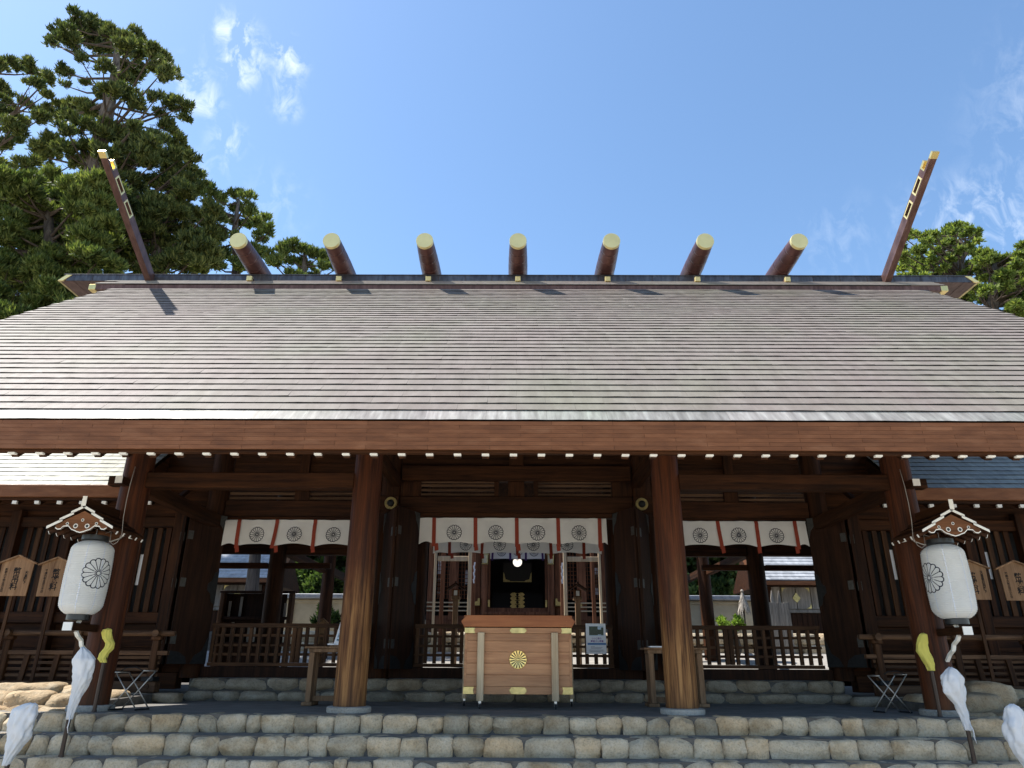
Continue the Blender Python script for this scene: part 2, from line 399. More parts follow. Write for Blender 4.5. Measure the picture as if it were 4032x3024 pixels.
def boxo(name, m, parent, x0, x1, y0, y1, z0, z1, bevel=.006):
    return MB().box(x0, x1, y0, y1, z0, z1).obj(name, m, parent, bevel=bevel)
def copy_tree(o, parent=None):
    c = o.copy(); COL.objects.link(c); c.parent = parent
    for ch in list(o.children): copy_tree(ch, c)
    return c

# kiku crest as ribbons in a unit disc: list of quads ((u,v)x4)
def kiku_quads(w=.05, petals=16, r0=.13):
    qs = []
    def strip(pts, w):
        for i in range(len(pts)-1):
            a, b = Vector(pts[i]), Vector(pts[i+1]); d = (b-a)
            if d.length < 1e-6: continue
            d.normalize(); n = Vector((-d.y, d.x))*w/2; e = d*w*.25
            qs.append([a-e-n, b+e-n, b+e+n, a-e+n])
    strip([(r0*math.cos(t*math.pi/8), r0*math.sin(t*math.pi/8)) for t in range(17)], w*.55)
    h = math.pi/petals; re = .86; pr = re*math.tan(h)*.97
    for k in range(petals):
        a = 2*math.pi*(k+.5)/petals; ca, sa = math.cos(a), math.sin(a)
        arc = [(re, pr)] + [(re + .14*math.cos(math.pi/2 - math.pi*t/7), pr*math.sin(math.pi/2 - math.pi*t/7)) for t in range(1, 7)] + [(re, -pr)]
        strip([(x*ca - y*sa, x*sa + y*ca) for x, y in arc], w)
        a3 = a + h; strip([(r0*1.1*math.cos(a3), r0*1.1*math.sin(a3)), (.55*math.cos(a3), .55*math.sin(a3)), (re*1.02*math.cos(a3), re*1.02*math.sin(a3))], w*.72)
    return qs
KQ = kiku_quads(.062); KQB = kiku_quads(.085)
def crest_on(fn, name, m, parent, qs=None):
    mb = MB()
    for q in (qs or KQ): mb.add([fn(p.x, p.y) for p in q], [(0, 1, 2, 3)])
    return mb.obj(name, m, parent, fix=False)

def text_mesh(body, size, m, name, parent, frame, vertical=False, spacing=1.0, extr=.001, squash=1.0, bold=0.0):
    cu = bpy.data.curves.new(name, 'FONT'); cu.body = '\n'.join(body) if vertical else body
    cu.size = size; cu.align_x = 'CENTER'; cu.align_y = 'CENTER'; cu.space_line = spacing; cu.extrude = extr; cu.resolution_u = 3; cu.offset = bold
    o = bpy.data.objects.new('tmp', cu); COL.objects.link(o)
    dg = bpy.context.evaluated_depsgraph_get(); me = bpy.data.meshes.new_from_object(o.evaluated_get(dg)); bpy.data.objects.remove(o)
    org, ex, ey = Vector(frame[0]), Vector(frame[1]), Vector(frame[2]); ez = ex.cross(ey).normalized()
    for v in me.vertices:
        c = v.co.copy(); v.co = org + ex*(c.x*squash) + ey*c.y + ez*c.z
    me.materials.clear(); me.materials.append(m)
    ob = bpy.data.objects.new(name, me); link(ob, parent); return ob

# ------------------------------------------------------------------ ground, platform, steps
def slab(name, m, x0, x1, y0, y1, z0, z1, kind='structure'):
    o = MB().box(x0, x1, y0, y1, z0, z1).obj(name, m); o['kind'] = kind; return o
g = MB().quad((-400, -400, -1.02), (400, -400, -1.02), (400, 8.2, -1.02), (-400, 8.2, -1.02)).obj('ground', GROUND, kind='structure')
slab('far_ground', GROUND, -400, 400, 32, 900, -1.0, .3)
# stepped concrete core of platform and stairs: treads at 0, -0.20, -0.41, -0.62, -0.82
core = MB()
STEPY = (9.66, 9.24, 8.90, 8.55, 8.20); STEPZ = (-.004, -.205, -.415, -.62, -.82)
poly = [(8.20, -1.05), (8.20, STEPZ[4])]
for i in (4, 3, 2, 1, 0):
    poly.append((STEPY[i], STEPZ[i]))
    if i: poly.append((STEPY[i-1], STEPZ[i]))
poly += [(12.95, STEPZ[0]), (12.95, -1.05)]
core.prism(poly, -13, 13, 'X')
steps = core.obj('stone_steps', PAVE); steps['kind'] = 'structure'; steps.data.materials.append(MORTAR)
for f_ in steps.data.polygons:
    if f_.normal.y < -.9: f_.material_index = 1

def stone_mesh(seed, p=5.0, n=5, rough=.05):
    r_ = random.Random(seed)
    bm = bmesh.new(); bmesh.ops.create_cube(bm, size=2)
    bmesh.ops.subdivide_edges(bm, edges=bm.edges[:], cuts=n-1, use_grid_fill=True)
    o = Vector((r_.uniform(-50, 50), r_.uniform(-50, 50), r_.uniform(-50, 50)))
    sk = [r_.uniform(-.09, .09) for _ in range(4)]
    cuts = []
    for _ in range(7):                                   # chiselled facets, mostly on the front face and its edges
        nrm = Vector((r_.uniform(-1, 1), r_.uniform(-2.2, -.7), r_.uniform(-1, 1))).normalized(); cuts.append((nrm, r_.uniform(.98, 1.2)))
    for v in bm.verts:
        c = v.co
        L = (abs(c.x)**p + abs(c.y)**p + abs(c.z)**p)**(1/p)
        q = c / L
        q = Vector((q.x*(1 + sk[0]*q.z), q.y, q.z*(1 + sk[1]*q.x)))
        for nrm, d in cuts:
            e = q.dot(nrm) - d
            if e > 0: q -= nrm*e*.85
        q += Vector((q.x*.5, q.y, q.z*.8)) * (mnoise.noise(q*1.3 + o)*rough*1.8 + mnoise.noise(q*3.4 + o)*rough*1.2)
        v.co = q*.5
    me = bpy.data.meshes.new('stone'); bm.to_mesh(me); bm.free(); me.shade_smooth()
    return me
def stone_set(base, mt, p, rough, n=10, sub=5):
    L = []
    for i in range(n):
        me = stone_mesh(base+i, p, sub, rough); me.materials.append(mt); L.append(me)
    return L
S_FRONT = stone_set(100, STONE, 8.5, .055, 16, 7); S_BACK = stone_set(200, STONED, 6.5, .05, 10, 5); S_BOULD = stone_set(300, BOULD, 3.6, .10, 8, 6)
def put_stone(lib, parent, x0, x1, y, z0, z1, depth, rz=0, jitter=True, name='stone'):
    me = random.choice(lib); o = bpy.data.objects.new(name, me)
    if jitter: z1 += random.uniform(-.012, .012)
    o.location = ((x0+x1)/2, y + depth/2 - .035 + random.uniform(-.012, .008), (z0+z1)/2)
    o.scale = ((x1-x0)*1.005*random.choice((1, -1)), depth, (z1-z0)*1.01)
    o.rotation_euler = (random.uniform(-.03, .03), random.uniform(-.02, .02), rz + random.uniform(-.03, .03))
    link(o, parent); return o
J1 = [-700, -560, -420, -330, -205, -100, 20, 145, 255, 297, 373, 497, 595, 712, 785, 861, 971, 1028, 1161, 1250, 1319, 1417, 1506, 1642, 1746, 1846, 1942, 2137, 2243, 2349, 2449, 2544, 2635, 2730, 2822, 2944, 3078, 3183, 3315, 3394, 3526, 3603, 3720, 3822, 3955, 4080, 4190, 4310, 4450, 4600, 4730]
J2 = [-640, -520, -400, -250, -120, 0, 117, 187, 272, 354, 449, 646, 753, 864, 1009, 1123, 1215, 1291, 1446, 1578, 1686, 1784, 1906, 2063, 2262, 2366, 2474, 2594, 2727, 2841, 2936, 3027, 3265, 3372, 3508, 3679, 3796, 3958, 4100, 4210, 4370, 4500, 4640]
J3 = [-300, -180, -60, 95, 275, 405, 538, 661, 816, 886, 981, 1095, 1215, 1316, 1363, 1465, 1623, 1718, 1844, 2015, 2256, 2347, 2471, 2595, 2690, 2803, 2933, 3107, 3208, 3347, 3467, 3600, 3689, 3815, 3930, 4080, 4210, 4350]
for J, k, yy in ((J1, 0, 2850), (J2, 1, 2945), (J3, 2, 3040)):
    for a, b in zip(J[:-1], J[1:]):
        put_stone(S_FRONT, steps, at(a, yy, STEPY[k]).x, at(b, yy, STEPY[k]).x, STEPY[k]-.035, STEPZ[k+1]-.04, STEPZ[k]-.002, .30)
for k in (3, 4):
    x = -6.6
    while x < 6.6:
        wd = random.uniform(.4, .85); put_stone(S_FRONT, steps, x, x+wd, STEPY[k]-.035, (STEPZ+(-1.04,))[k+1]-.03, STEPZ[k]+.012, .34); x += wd
# two low courses behind the porch floor
plinth = MB()
plinth.prism([(12.92, -.3), (12.92, .135), (13.17, .135), (13.17, .33), (19, .33), (19, -.3)], -5.62, 5.62, 'X')
pl = plinth.obj('stone_plinth', MORTAR); pl['kind'] = 'structure'
slab('courtyard_floor', PAVE, -14, 14, 19.0, 19.02, -.2, .3)
for yb, z0, z1 in ((12.90, -.02, .145), (13.15, .145, .345)):
    x = -5.6
    while x < 5.55:
        wd = min(random.uniform(.38, .72), 5.62-x) if x < 5.0 else 5.62-x
        put_stone(S_BACK, pl, x, x+wd, yb, z0, z1, .28, jitter=False); x += wd

# ------------------------------------------------------------------ the gate hall
hall = empty('shrine_gate_hall', (0, 13.4, .33), 'large dark timber shrine hall with copper shingle roof, gilt capped ridge billets and open doors', 'building')
COLX = (-5.60, -2.19, 2.19, 5.60)
def column(x, y, z0, z1, m, r=.212, base=True):
    prof = [(r*1.0, z0), (r*.995, z0+.5), (r*.97, (z0+z1)*.45), (r*.90, z1)]
    pr = []
    for i in range(len(prof)-1):
        for t in range(3): pr.append(tuple(np.array(prof[i])*(1-t/3) + np.array(prof[i+1])*t/3))
    pr.append(prof[-1])
    return MB().lathe((x, y, 0), pr, 32).obj('column', m, hall, smooth=False)
for x in COLX:
    auto_smooth(column(x, 10.2, .055, 4.75, PILLAR if abs(x) < 3 else PILLAR2))
    pb = MB().lathe((x, 10.2, 0), [(.285, -.01), (.29, .02), (.288, .055), (.272, .068)], 40).obj('column_base', PLINTH, hall); auto_smooth(pb)
for x in (-5.72, -2.42, 2.42, 5.72): auto_smooth(column(x, 13.42, .34, 6.6, WOOD_Z, .20))
for x in (-5.55, -2.25, 2.25, 5.55): auto_smooth(column(x, 16.8, .34, 5.2, WOOD_Z, .20))
# tie beams of the porch
def bx(name, m, x0, x1, y0, y1, z0, z1, bevel=.01): return boxo(name, m, hall, x0, x1, y0, y1, z0, z1, bevel)
for s in (-1, 1):
    a, b = (-5.42, -2.37) if s < 0 else (2.37, 5.42)
    bx('tie_beam', WOOD_X, a, b, 10.10, 10.30, 2.965, 3.19)
    bx('tie_beam', WOOD_Y, s*5.60-.08, s*5.60+.08, 10.40, 13.25, 2.93, 3.15)
    bx('tie_beam', WOOD_Y, s*2.30-.08, s*2.30+.08, 10.40, 13.25, 3.72, 3.94)
    # projecting beam noses with white painted ends
    n1 = bx('beam_nose', WOOD_Y, s*5.64-.052, s*5.64+.052, 9.80, 10.02, 2.95, 3.055, .004)
    MB().box(s*5.64-.05, s*5.64+.05, 9.792, 9.80, 2.952, 3.052).obj('painted_end', WHITE, n1)
    bx('beam_nose', WOOD_X, min(s*5.78, s*5.98), max(s*5.78, s*5.98), 10.12, 10.28, 3.0, 3.13, .004)
bx('eave_purlin', WOOD_X, -8.6, 8.6, 10.02, 10.38, 4.42, 4.72)
# door wall: posts carry lintels, transoms and upper boards
def bay(x0, x1, lint0, lint1):
    bx('lintel', WOOD_X, x0, x1, 13.30, 13.54, lint0, lint1)
    bx('head_rail', WOOD_X, x0, x1, 13.34, 13.50, lint0-.085, lint0-.003, .004)
    bx('threshold', DOOR, x0, x1, 13.30, 13.52, .352, .526, .008)
bay(-2.22, 2.22, 3.245, 3.555); bay(-5.52, -2.62, 3.165, 3.465); bay(2.62, 5.52, 3.165, 3.465)
# centre transom: pale slats between short posts
bx('upper_tie', WOOD_X, -2.20, 2.20, 13.28, 13.50, 3.86, 4.155)
for x0, x1 in ((-2.22, -1.83), (-.42, -.33), (-.155, .155), (.33, .42), (1.83, 2.22)):
    bx('transom_post', WOOD_Z, x0, x1, 13.36, 13.48, 3.558, 3.857, .004)
for a, b in ((-1.83, -.42), (.42, 1.83)):
    for z in (3.585, 3.675, 3.765, 3.835): bx('transom_slat', RAIL, a+.002, b-.002, 13.38, 13.42, z, z+.045, .003)
for s in (-1, 1):
    a, b = (-5.5, -2.64) if s < 0 else (2.64, 5.5)
    for z in (3.50, 3.59): bx('transom_slat', RAIL, a, b, 13.38, 13.42, z, z+.05, .003)
    bx('transom_post', WOOD_Z, s*4.1-.14, s*4.1+.14, 13.34, 13.46, 3.468, 3.66, .004)
    bx('upper_tie', WOOD_X, a, b, 13.28, 13.50, 3.665, 3.93)
    for k in range(5): bx('upper_board', WOOD_X, a+.01, b-.01, 13.40+.004*(k % 2), 13.44, 3.935+k*.3, 4.23+k*.3, .004)
    bx('strut_post', WOOD_Z, s*4.1-.09, s*4.1+.09, 13.32, 13.395, 3.94, 5.3, .004)
for k in range(6): bx('upper_board', WOOD_X, -2.22, 2.22, 13.40+.004*(k % 2), 13.44, 4.16+k*.3, 4.455+k*.3, .004)
bx('strut_post', WOOD_Z, -.14, .14, 13.32, 13.395, 4.16, 5.9, .004)
# rear wall beams seen through the bays
for x0, x1 in ((-5.35, -2.45), (2.45, 5.35)):
    bx('rear_beam', WOOD_X, x0, x1, 16.70, 16.90, 2.93, 3.25); 
for x0, x1 in ((-9.5, -5.76), (-5.35, -4.3), (5.76, 9.5), (4.3, 5.35)): bx('rear_tie', WOOD_X, x0, x1, 16.72, 16.86, 2.62, 2.745)
for x0, x1 in ((-9.5, -5.76), (5.76, 9.5)): bx('rear_beam', WOOD_X, x0, x1, 16.70, 16.90, 2.95, 3.25)
bx('rear_beam', WOOD_X, -2.05, 2.05, 16.70, 16.90, 3.42, 3.75)
for s in (-1, 1): bx('rear_beam', WOOD_Y, s*5.52-.08, s*5.52+.08, 17.0, 20.8, 2.98, 3.16)

# bifold door leaves with iron and old brass fittings
def leaf_door(a, b, z0, z1, label=None):
    a, b = Vector((*a, 0)), Vector((*b, 0)); d = (b-a).normalized(); n = Vector((d.y, -d.x, 0))
    if n.y > 0: n = -n
    T = .05
    def P(u, z, k=0): q = a + d*u + n*k; return (q.x, q.y, z)
    L = (b-a).length
    mb = MB(); c = (a+b)/2
    mb.bar((c.x - d.x*L/2, c.y - d.y*L/2, (z0+z1)/2), (c.x + d.x*L/2, c.y + d.y*L/2, (z0+z1)/2), T, z1-z0)
    dr = mb.obj('door_leaf', DOOR, hall, bevel=.006)
    for sgn in (1, -1):
        def plate(pts, m, nm, k=.028):
            q = MB(); vs = [P(u, z, sgn*k) for u, z in pts] + [P(u, z, sgn*(k+.006)) for u, z in pts]; n_ = len(pts)
            q.add(vs, [tuple(range(n_)), tuple(reversed(range(n_, 2*n_)))] + [(i, (i+1) % n_, n_+(i+1) % n_, n_+i) for i in range(n_)])
            q.obj(nm, m, dr)
        plate([(.0, z1-.005), (.19, z1-.005), (.15, z1-.06), (.12, z1-.16), (.05, z1-.24), (0, z1-.40)], HINGE if sgn > 0 else IRON, 'corner_plate')
        plate([(.0, z0+.005), (.28, z0+.005), (.22, z0+.14), (.10, z0+.22), (.03, z0+.42), (0, z0+.46)], IRON, 'corner_plate')
        plate([(L-.01, z0+.005), (L-.34, z0+.005), (L-.30, z0+.12), (L-.18, z0+.20), (L-.01, z0+.22)], IRON, 'corner_plate')
        mz = (z0+z1)/2
        plate([(0, mz-.30), (.07, mz-.25), (.10, mz-.12), (.17, mz-.05), (.17, mz+.05), (.10, mz+.12), (.07, mz+.25), (0, mz+.30)], IRON, 'edge_plate')
        for hz in (z1-.42, mz+.05, z0+.40): plate([(L-.10, hz-.075), (L-.005, hz-.075), (L-.005, hz+.075), (L-.10, hz+.075)], HINGE, 'hinge_plate', .029)
    return dr
for s in (-1, 1):
    leaf_door((s*1.84, 13.30), (s*2.13, 12.66), .50, 3.235)
    leaf_door((s*2.45, 13.26), (s*2.16, 12.62), .50, 3.20)
    leaf_door((s*5.46, 13.30), (s*5.93, 12.82), .56, 3.155)
    leaf_door((s*6.15, 13.30), (s*6.0, 12.78), .56, 3.12)
    leaf_door((s*3.05, 13.30), (s*2.78, 12.72), .56, 3.155)
    # gilt ring bosses on the lintel
    rb = MB().lathe((s*2.365, 13.20, 3.40), [(.118, .09), (.118, .0), (.112, -.012), (.07, -.012), (.07, .01), (.045, .01)], 32, 'Y').obj('ring_boss', BRASS, hall); auto_smooth(rb)
    kb = MB().lathe((s*2.365, 13.20, 3.40), [(.066, .02), (.066, -.02), (.05, -.06), (.02, -.075)], 20, 'Y').obj('boss_knob', IRON, hall); auto_smooth(kb)
    bx('lintel_end', WOOD_X, min(s*2.22, s*2.62), max(s*2.22, s*2.62), 13.22, 13.30, 3.25, 3.55)

# ------------------------------------------------------------------ main roof
ROWL = .18839
def roof_profile():
    a0, a1, a2 = .80056, -.27888, .13536
    pts = [(7.843, 3.361)]
    for i in range(1, 41):
        t = i/38; a = a0 + a1*t + a2*t*t
        pts.append((pts[-1][0] + ROWL*math.cos(a), pts[-1][1] + ROWL*math.sin(a)))
    return pts
RP = roof_profile(); RP = [(7.674, 3.190)] + RP           # RP[0] eave edge, RP[1..] lower edge of each course
VERGE = 8.80
# substrate below the sheets (front and rear slope), open underneath
sub = [(p[0]+.035, p[1]-.05) for p in RP]
RIDGE_Y, RIDGE_Z = 14.40, sub[-1][1] + .55
under = [(7.80, 2.88), (8.6, 3.40), (10.2, 4.80), (13.4, 7.25), (14.4, 7.95), (16.9, 6.15), (19.3, 4.3)]
topb = [(14.45, 8.45), (19.45, 4.45)]
profile = sub + topb + list(reversed(under))
roof = MB().prism(profile, -VERGE+.03, VERGE-.03, 'X').obj('roof', WOOD_Y, hall)
# under-eave board and rafters
bx('eave_board', WOOD_X, -VERGE+.02, VERGE-.02, 7.705, 7.80, 2.812, 2.872, .004)
k = -27
raf_me = None
for k in range(-27, 28):
    x = -.032 + .3178*k
    if abs(x) > VERGE-.06: continue
    rf = MB().bar((x, 7.80, 2.805), (x, 10.6, 5.02), .078, .075).obj('rafter', WOOD_Y, hall) if raf_me is None else None
    if raf_me is None:
        raf_me = rf; raf_x0 = x
        raf_cap = MB().box(x-.0415, x+.0415, 7.738, 7.79, 2.792, 2.822).obj('painted_end', WHITE, raf_me, bevel=.003)
    else:
        c = raf_me.copy(); COL.objects.link(c); c.location.x += x-raf_x0
        e = raf_cap.copy(); COL.objects.link(e); e.parent = c; e.matrix_parent_inverse = Matrix.Identity(4)
        e.location.x = raf_cap.location.x
raf_cap.matrix_parent_inverse = Matrix.Identity(4)
# fascia of lapped copper strips
fas = bx('fascia', FASC, -VERGE+.015, VERGE-.015, 7.672, 7.80, 2.876, 3.10, 0)
FR = 7
for r_ in range(FR):
    z0 = 2.832 + r_*(3.176-2.832)/FR; z1 = 2.832 + (r_+1)*(3.176-2.832)/FR
    x = -VERGE - (.35 if r_ % 2 else .0) + .1
    while x < VERGE:
        xa, xb = max(x, -VERGE), min(x+.70, VERGE)
        if xb - xa > .05:
            dy = .0035*r_ + random.uniform(-.0015, .0015)
            o = MB().add([(xa+.0015, 7.648+dy, z0+.001), (xb-.0015, 7.648+dy, z0+.001), (xb-.0015, 7.6515+dy, z1-.0015), (xa+.0015, 7.6515+dy, z1-.0015),
                          (xa+.0015, 7.672, z0+.001), (xb-.0015, 7.672, z0+.001), (xb-.0015, 7.672, z1-.0015), (xa+.0015, 7.672, z1-.0015)],
                         [(0, 1, 2, 3), (0, 4, 5, 1), (3, 2, 6, 7), (0, 3, 7, 4), (1, 5, 6, 2)]).obj('fascia_strip', FASC, fas, fix=False)
        x += .70
# roofing sheets: a lapped plate with a wavy turned-down lip
def sheet_geom(wd, L, seed, lip=.021):
    r_ = random.Random(seed); n = 4
    v = []; f = []
    wob = [r_.uniform(-.0025, .0025) for _ in range(n+1)]
    for i in range(n+1):
        x = -wd/2 + wd*i/n; h = lip + wob[i]
        if i in (0, n): h -= r_.uniform(0, .002)
        v += [(x, 0.010, h-lip-.006), (x, -.002, h), (x, L*.55, lip*.62+wob[i]*.4), (x, L+.03, .003)]
    for i in range(n):
        a, b = i*4, (i+1)*4
        for j in range(3): f.append((a+j, b+j, b+j+1, a+j+1))
    f += [(0, 1, 2, 3), (n*4+3, n*4+2, n*4+1, n*4)]
    return v, f
def course_frame(i):
    a, b = RP[i], RP[i+1]; d = Vector((0, b[0]-a[0], b[1]-a[1])); L = d.length; d.normalize()
    return Vector((0, a[0], a[1])), d, Vector((0, -d.z, d.y)), L
SHEETS = [(sheet_geom(.697, ROWL, 40+k)) for k in range(8)]
EAVES = [(sheet_geom(.697, .239, 60+k, .010)) for k in range(4)]
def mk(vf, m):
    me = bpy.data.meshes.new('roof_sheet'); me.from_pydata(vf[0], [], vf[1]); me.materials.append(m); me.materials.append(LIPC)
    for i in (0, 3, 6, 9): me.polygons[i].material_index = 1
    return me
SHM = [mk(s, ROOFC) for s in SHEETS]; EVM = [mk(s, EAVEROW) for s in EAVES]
up = MB(); nsheet = 0
for i in range(0, 40):
    o_, d_, n_, L = course_frame(i)
    if i >= 1: pass
    x = -VERGE + (.35 if i % 2 else 0.0) - .70 + .05
    while x < VERGE:
        xa, xb = max(x, -VERGE), min(x+.6985, VERGE); wd = xb-xa
        if wd > .06:
            if nsheet < 300:
                me = random.choice(EVM if i == 0 else SHM); ob = bpy.data.objects.new('roof_sheet', me)
                sx = wd/.697
                M = Matrix(((sx, 0, 0, (xa+xb)/2), (0, d_.y, n_.y, o_.y), (0, d_.z, n_.z, o_.z), (0, 0, 0, 1)))
                ob.location = M.to_translation(); ob.rotation_euler = (math.atan2(d_.z, d_.y) + random.uniform(-.003, .003), 0, 0); ob.scale = (sx, 1, 1)
                link(ob, roof); nsheet += 1
            else:
                vs, fs = random.choice(SHEETS); ti = random.uniform(-.003, .003)
                up.add([Vector(((xa+xb)/2 + p[0]*wd/.697, 0, 0)) + o_ + d_*p[1] + n_*(p[2] + ti*p[1]) for p in vs], fs)
        x += .70
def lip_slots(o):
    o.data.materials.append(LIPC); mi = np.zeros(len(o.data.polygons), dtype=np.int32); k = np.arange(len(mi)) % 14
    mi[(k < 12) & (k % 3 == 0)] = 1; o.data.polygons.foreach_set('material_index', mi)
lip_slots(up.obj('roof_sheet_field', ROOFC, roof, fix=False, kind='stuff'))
# verge boards
for s in (-1, 1):
    vb = [(p[0]+.02, p[1]-.03) for p in RP] + [(p[0]+.02, p[1]-.30) for p in reversed(RP)]
    MB().prism(vb, s*(VERGE+.002), s*(VERGE+.05), 'X').obj('verge_board', FASC, hall)
# ridge: lower board, lapped strips, box ridge with panels
def gz(z, y): return z
BY = 13.56
lb = bx('ridge_board', BOARDC, -9.22, 9.22, BY, BY+.16, 8.165, 8.285, .004)
for s in (-1, 1): MB().box(min(s*9.222, s*9.375), max(s*9.222, s*9.375), BY-.006, BY+.17, 8.160, 8.290).obj('gilt_end', GOLD, lb, bevel=.006)
RF = (14.0, 8.632)
for j in range(3):
    y0 = BY-.02 + j*.155; z0 = 8.292 + j*.115
    x = -9.25 + (.35 if j % 2 else 0)
    while x < 9.3:
        xb = min(x+.697, 9.30)
        MB().add([(x, y0, z0), (xb, y0, z0), (xb, y0, z0+.022), (x, y0, z0+.022), (x, y0+.18, z0+.115), (xb, y0+.18, z0+.115), (xb, y0+.18, z0+.137), (x, y0+.18, z0+.137)],
                 [(0, 1, 2, 3), (3, 2, 6, 7), (0, 4, 5, 1), (0, 3, 7, 4), (1, 5, 6, 2)]).obj('ridge_strip', ROOFC, lb, fix=False)
        x += .70
bx('ridge_core', WOOD_X, -8.9, 8.9, 14.06, 14.7, 8.0, 8.62, 0)
rb = bx('ridge_beam', BOARDC, -10.28, 10.28, 14.012, 14.72, 8.635, 8.772, 0)
x = -10.24
while x < 10.2:
    xb = min(x+.60, 10.24); h = random.uniform(-.004, .004)
    n = 4; mb = MB()
    for i in range(n+1):
        for j in range(3):
            u, v_ = i/n, j/2; bul = .010*math.sin(math.pi*u)*math.sin(math.pi*v_)
            mb.v.append((x+.003+(xb-x-.006)*u, 14.008-.006-bul+h*u, 8.632 + v_*.148))
    for i in range(n):
        for j in range(2): mb.f.append((i*3+j, (i+1)*3+j, (i+1)*3+j+1, i*3+j+1))
    mb.obj('ridge_panel', RIDGEC, rb, smooth=True, fix=False)
    x += .605
bx('ridge_cap', RIDGEC, -10.30, 10.30, 13.985, 14.76, 8.782, 8.80, .003)
for s in (-1, 1):
    # slanted gilt end: leans outwards at the foot
    def endp(y0, y1, w0, m_, nm):
        MB().add([(s*10.245, y0, 8.780), (s*10.245, y1, 8.780), (s*10.42, y1, 8.628), (s*10.42, y0, 8.628), (s*(10.245-w0), y0, 8.780), (s*(10.245-w0), y1, 8.780), (s*(10.42-w0), y1, 8.628), (s*(10.42-w0), y0, 8.628)],
                 [(0, 1, 2, 3), (7, 6, 5, 4), (0, 3, 7, 4), (1, 5, 6, 2), (0, 4, 5, 1), (3, 2, 6, 7)]).obj(nm, m_, rb, bevel=.003)
    endp(13.985, 14.03, .125, GOLDM, 'gilt_end'); endp(14.031, 14.75, .05, BRASS, 'gilt_edge')
    MB().add([(s*10.19, 14.035, 8.778), (s*10.19, 14.74, 8.778), (s*10.365, 14.74, 8.631), (s*10.365, 14.035, 8.631), (s*10.08, 14.035, 8.778), (s*10.08, 14.74, 8.778), (s*10.08, 14.74, 8.631), (s*10.08, 14.035, 8.631)],
             [(0, 1, 2, 3), (7, 6, 5, 4), (0, 3, 7, 4), (1, 5, 6, 2), (0, 4, 5, 1), (3, 2, 6, 7)]).obj('ridge_end_block', BOARDC, rb)
# ridge billets
for k in range(-3, 4):
    x = .026 + k*2.005
    prof = []
    y0, y1 = 12.95, 15.85
    def rad(t): return .178 + .042*math.sin(math.pi*min(max(t, 0), 1))
    ys = np.linspace(y0+.07, y1-.07, 26)
    for y in ys: prof.append((rad((y-y0)/(y1-y0)), y))
    for gy in (13.30, 13.62, 13.94, 14.9, 15.4):
        r_ = rad((gy-y0)/(y1-y0)); prof += [(r_, gy-.010), (r_-.006, gy-.003), (r_-.006, gy+.003), (r_+.002, gy+.006)]
    prof.sort(key=lambda q: q[1])
    b_ = MB().lathe((x, 0, 9.03), prof, 36, 'Y').obj('ridge_billet', BILLET, hall); auto_smooth(b_, 60)
    for (ya, yb, yc) in ((12.95, 13.02, 12.942), (15.85, 15.78, 15.858)):
        cp = MB().lathe((x, 0, 9.03), sorted([(.183, yb), (.183, ya), (.180, yc)], key=lambda q: q[1]), 40, 'Y').obj('gilt_end', GOLDM, b_); auto_smooth(cp, 25)
    MB().box(x-.20, x+.20, 14.05, 14.7, 8.80, 8.84).obj('billet_seat', BOARDC, b_)
    pg = bx('ridge_peg', BOARDC, x-.052, x+.052, 13.86, 14.02, 8.545, 8.64, .002)
    MB().box(x-.058, x+.058, 13.80, 13.875, 8.538, 8.648).obj('gilt_end', GOLDM, pg, bevel=.004)
# forked finials
for s in (-1, 1):
    xc = s*8.30; A = Vector((xc, 14.15, 8.55)); B = Vector((xc, 11.42, 10.16)); d = (B-A).normalized(); up_ = Vector((0, -d.z, -d.y)) * -1
    up_ = Vector((1, 0, 0)).cross(d); up_ = up_ if up_.z > 0 else -up_
    L = (B-A).length; HW, HH = .068, .112
    def P(u, h, w_): return A + d*u + up_*h + Vector((w_, 0, 0))
    def solid(us, hs, ws): 
        m_ = MB(); vs = [P(u, h, w_) for w_ in ws for (u, h) in ((us[0], hs[0]), (us[1], hs[0]), (us[1], hs[1]), (us[0], hs[1]))]
        return m_.add(vs, [(0, 1, 2, 3), (7, 6, 5, 4), (0, 4, 5, 1), (1, 5, 6, 2), (2, 6, 7, 3), (3, 7, 4, 0)])
    slots = ((L-1.42, L-1.12), (L-.90, L-.60))
    m_ = MB()
    def addsolid(us, hs): 
        q = solid(us, hs, (-HW, HW)); m_.add(q.v, q.f)
    addsolid((-.9, L-.14), (-HH, -.055))               # underside rail
    addsolid((-.9, L-.42), (.055, HH))                 # upper rail, stops at the notch
    edges = [-.9]
    for a, b in slots: edges += [a, b]
    edges.append(L-.42)
    for i in range(0, len(edges), 2): addsolid((edges[i], edges[i+1]), (-.0549, .0549))
    fin = m_.obj('forked_finial', BOARDC, hall)
    solid((L-.14, L), (-HH-.004, -.05), (-HW-.004, HW+.004)).obj('gilt_tip', GOLD, fin)
    solid((L-.42, L-.25), (.05, HH+.004), (-HW-.004, HW+.004)).obj('gilt_tip', GOLD, fin)
    solid((L-.42, L-.39), (-.056, .05), (-HW-.004, HW+.004)).obj('gilt_tip', GOLD, fin)
    solid((L-.39, L-.14), (-.058, -.050), (-HW-.003, HW+.003)).obj('gilt_tip', GOLD, fin)
    for a, b in slots:
        m_ = MB()
        for us, hs in (((a-.035, b+.035), (.056, .085)), ((a-.035, b+.035), (-.085, -.056)), ((a-.035, a), (-.056, .056)), ((b, b+.035), (-.056, .056))):
            q = solid(us, hs, (-HW-.005, HW+.005)); m_.add(q.v, q.f)
        m_.obj('slot_frame', GOLDM, fin)

SIDE_SHM = [mk(s_, SIDEROOF) for s_ in [sheet_geom(.697, .19, 80+k, .015) for k in range(6)]]
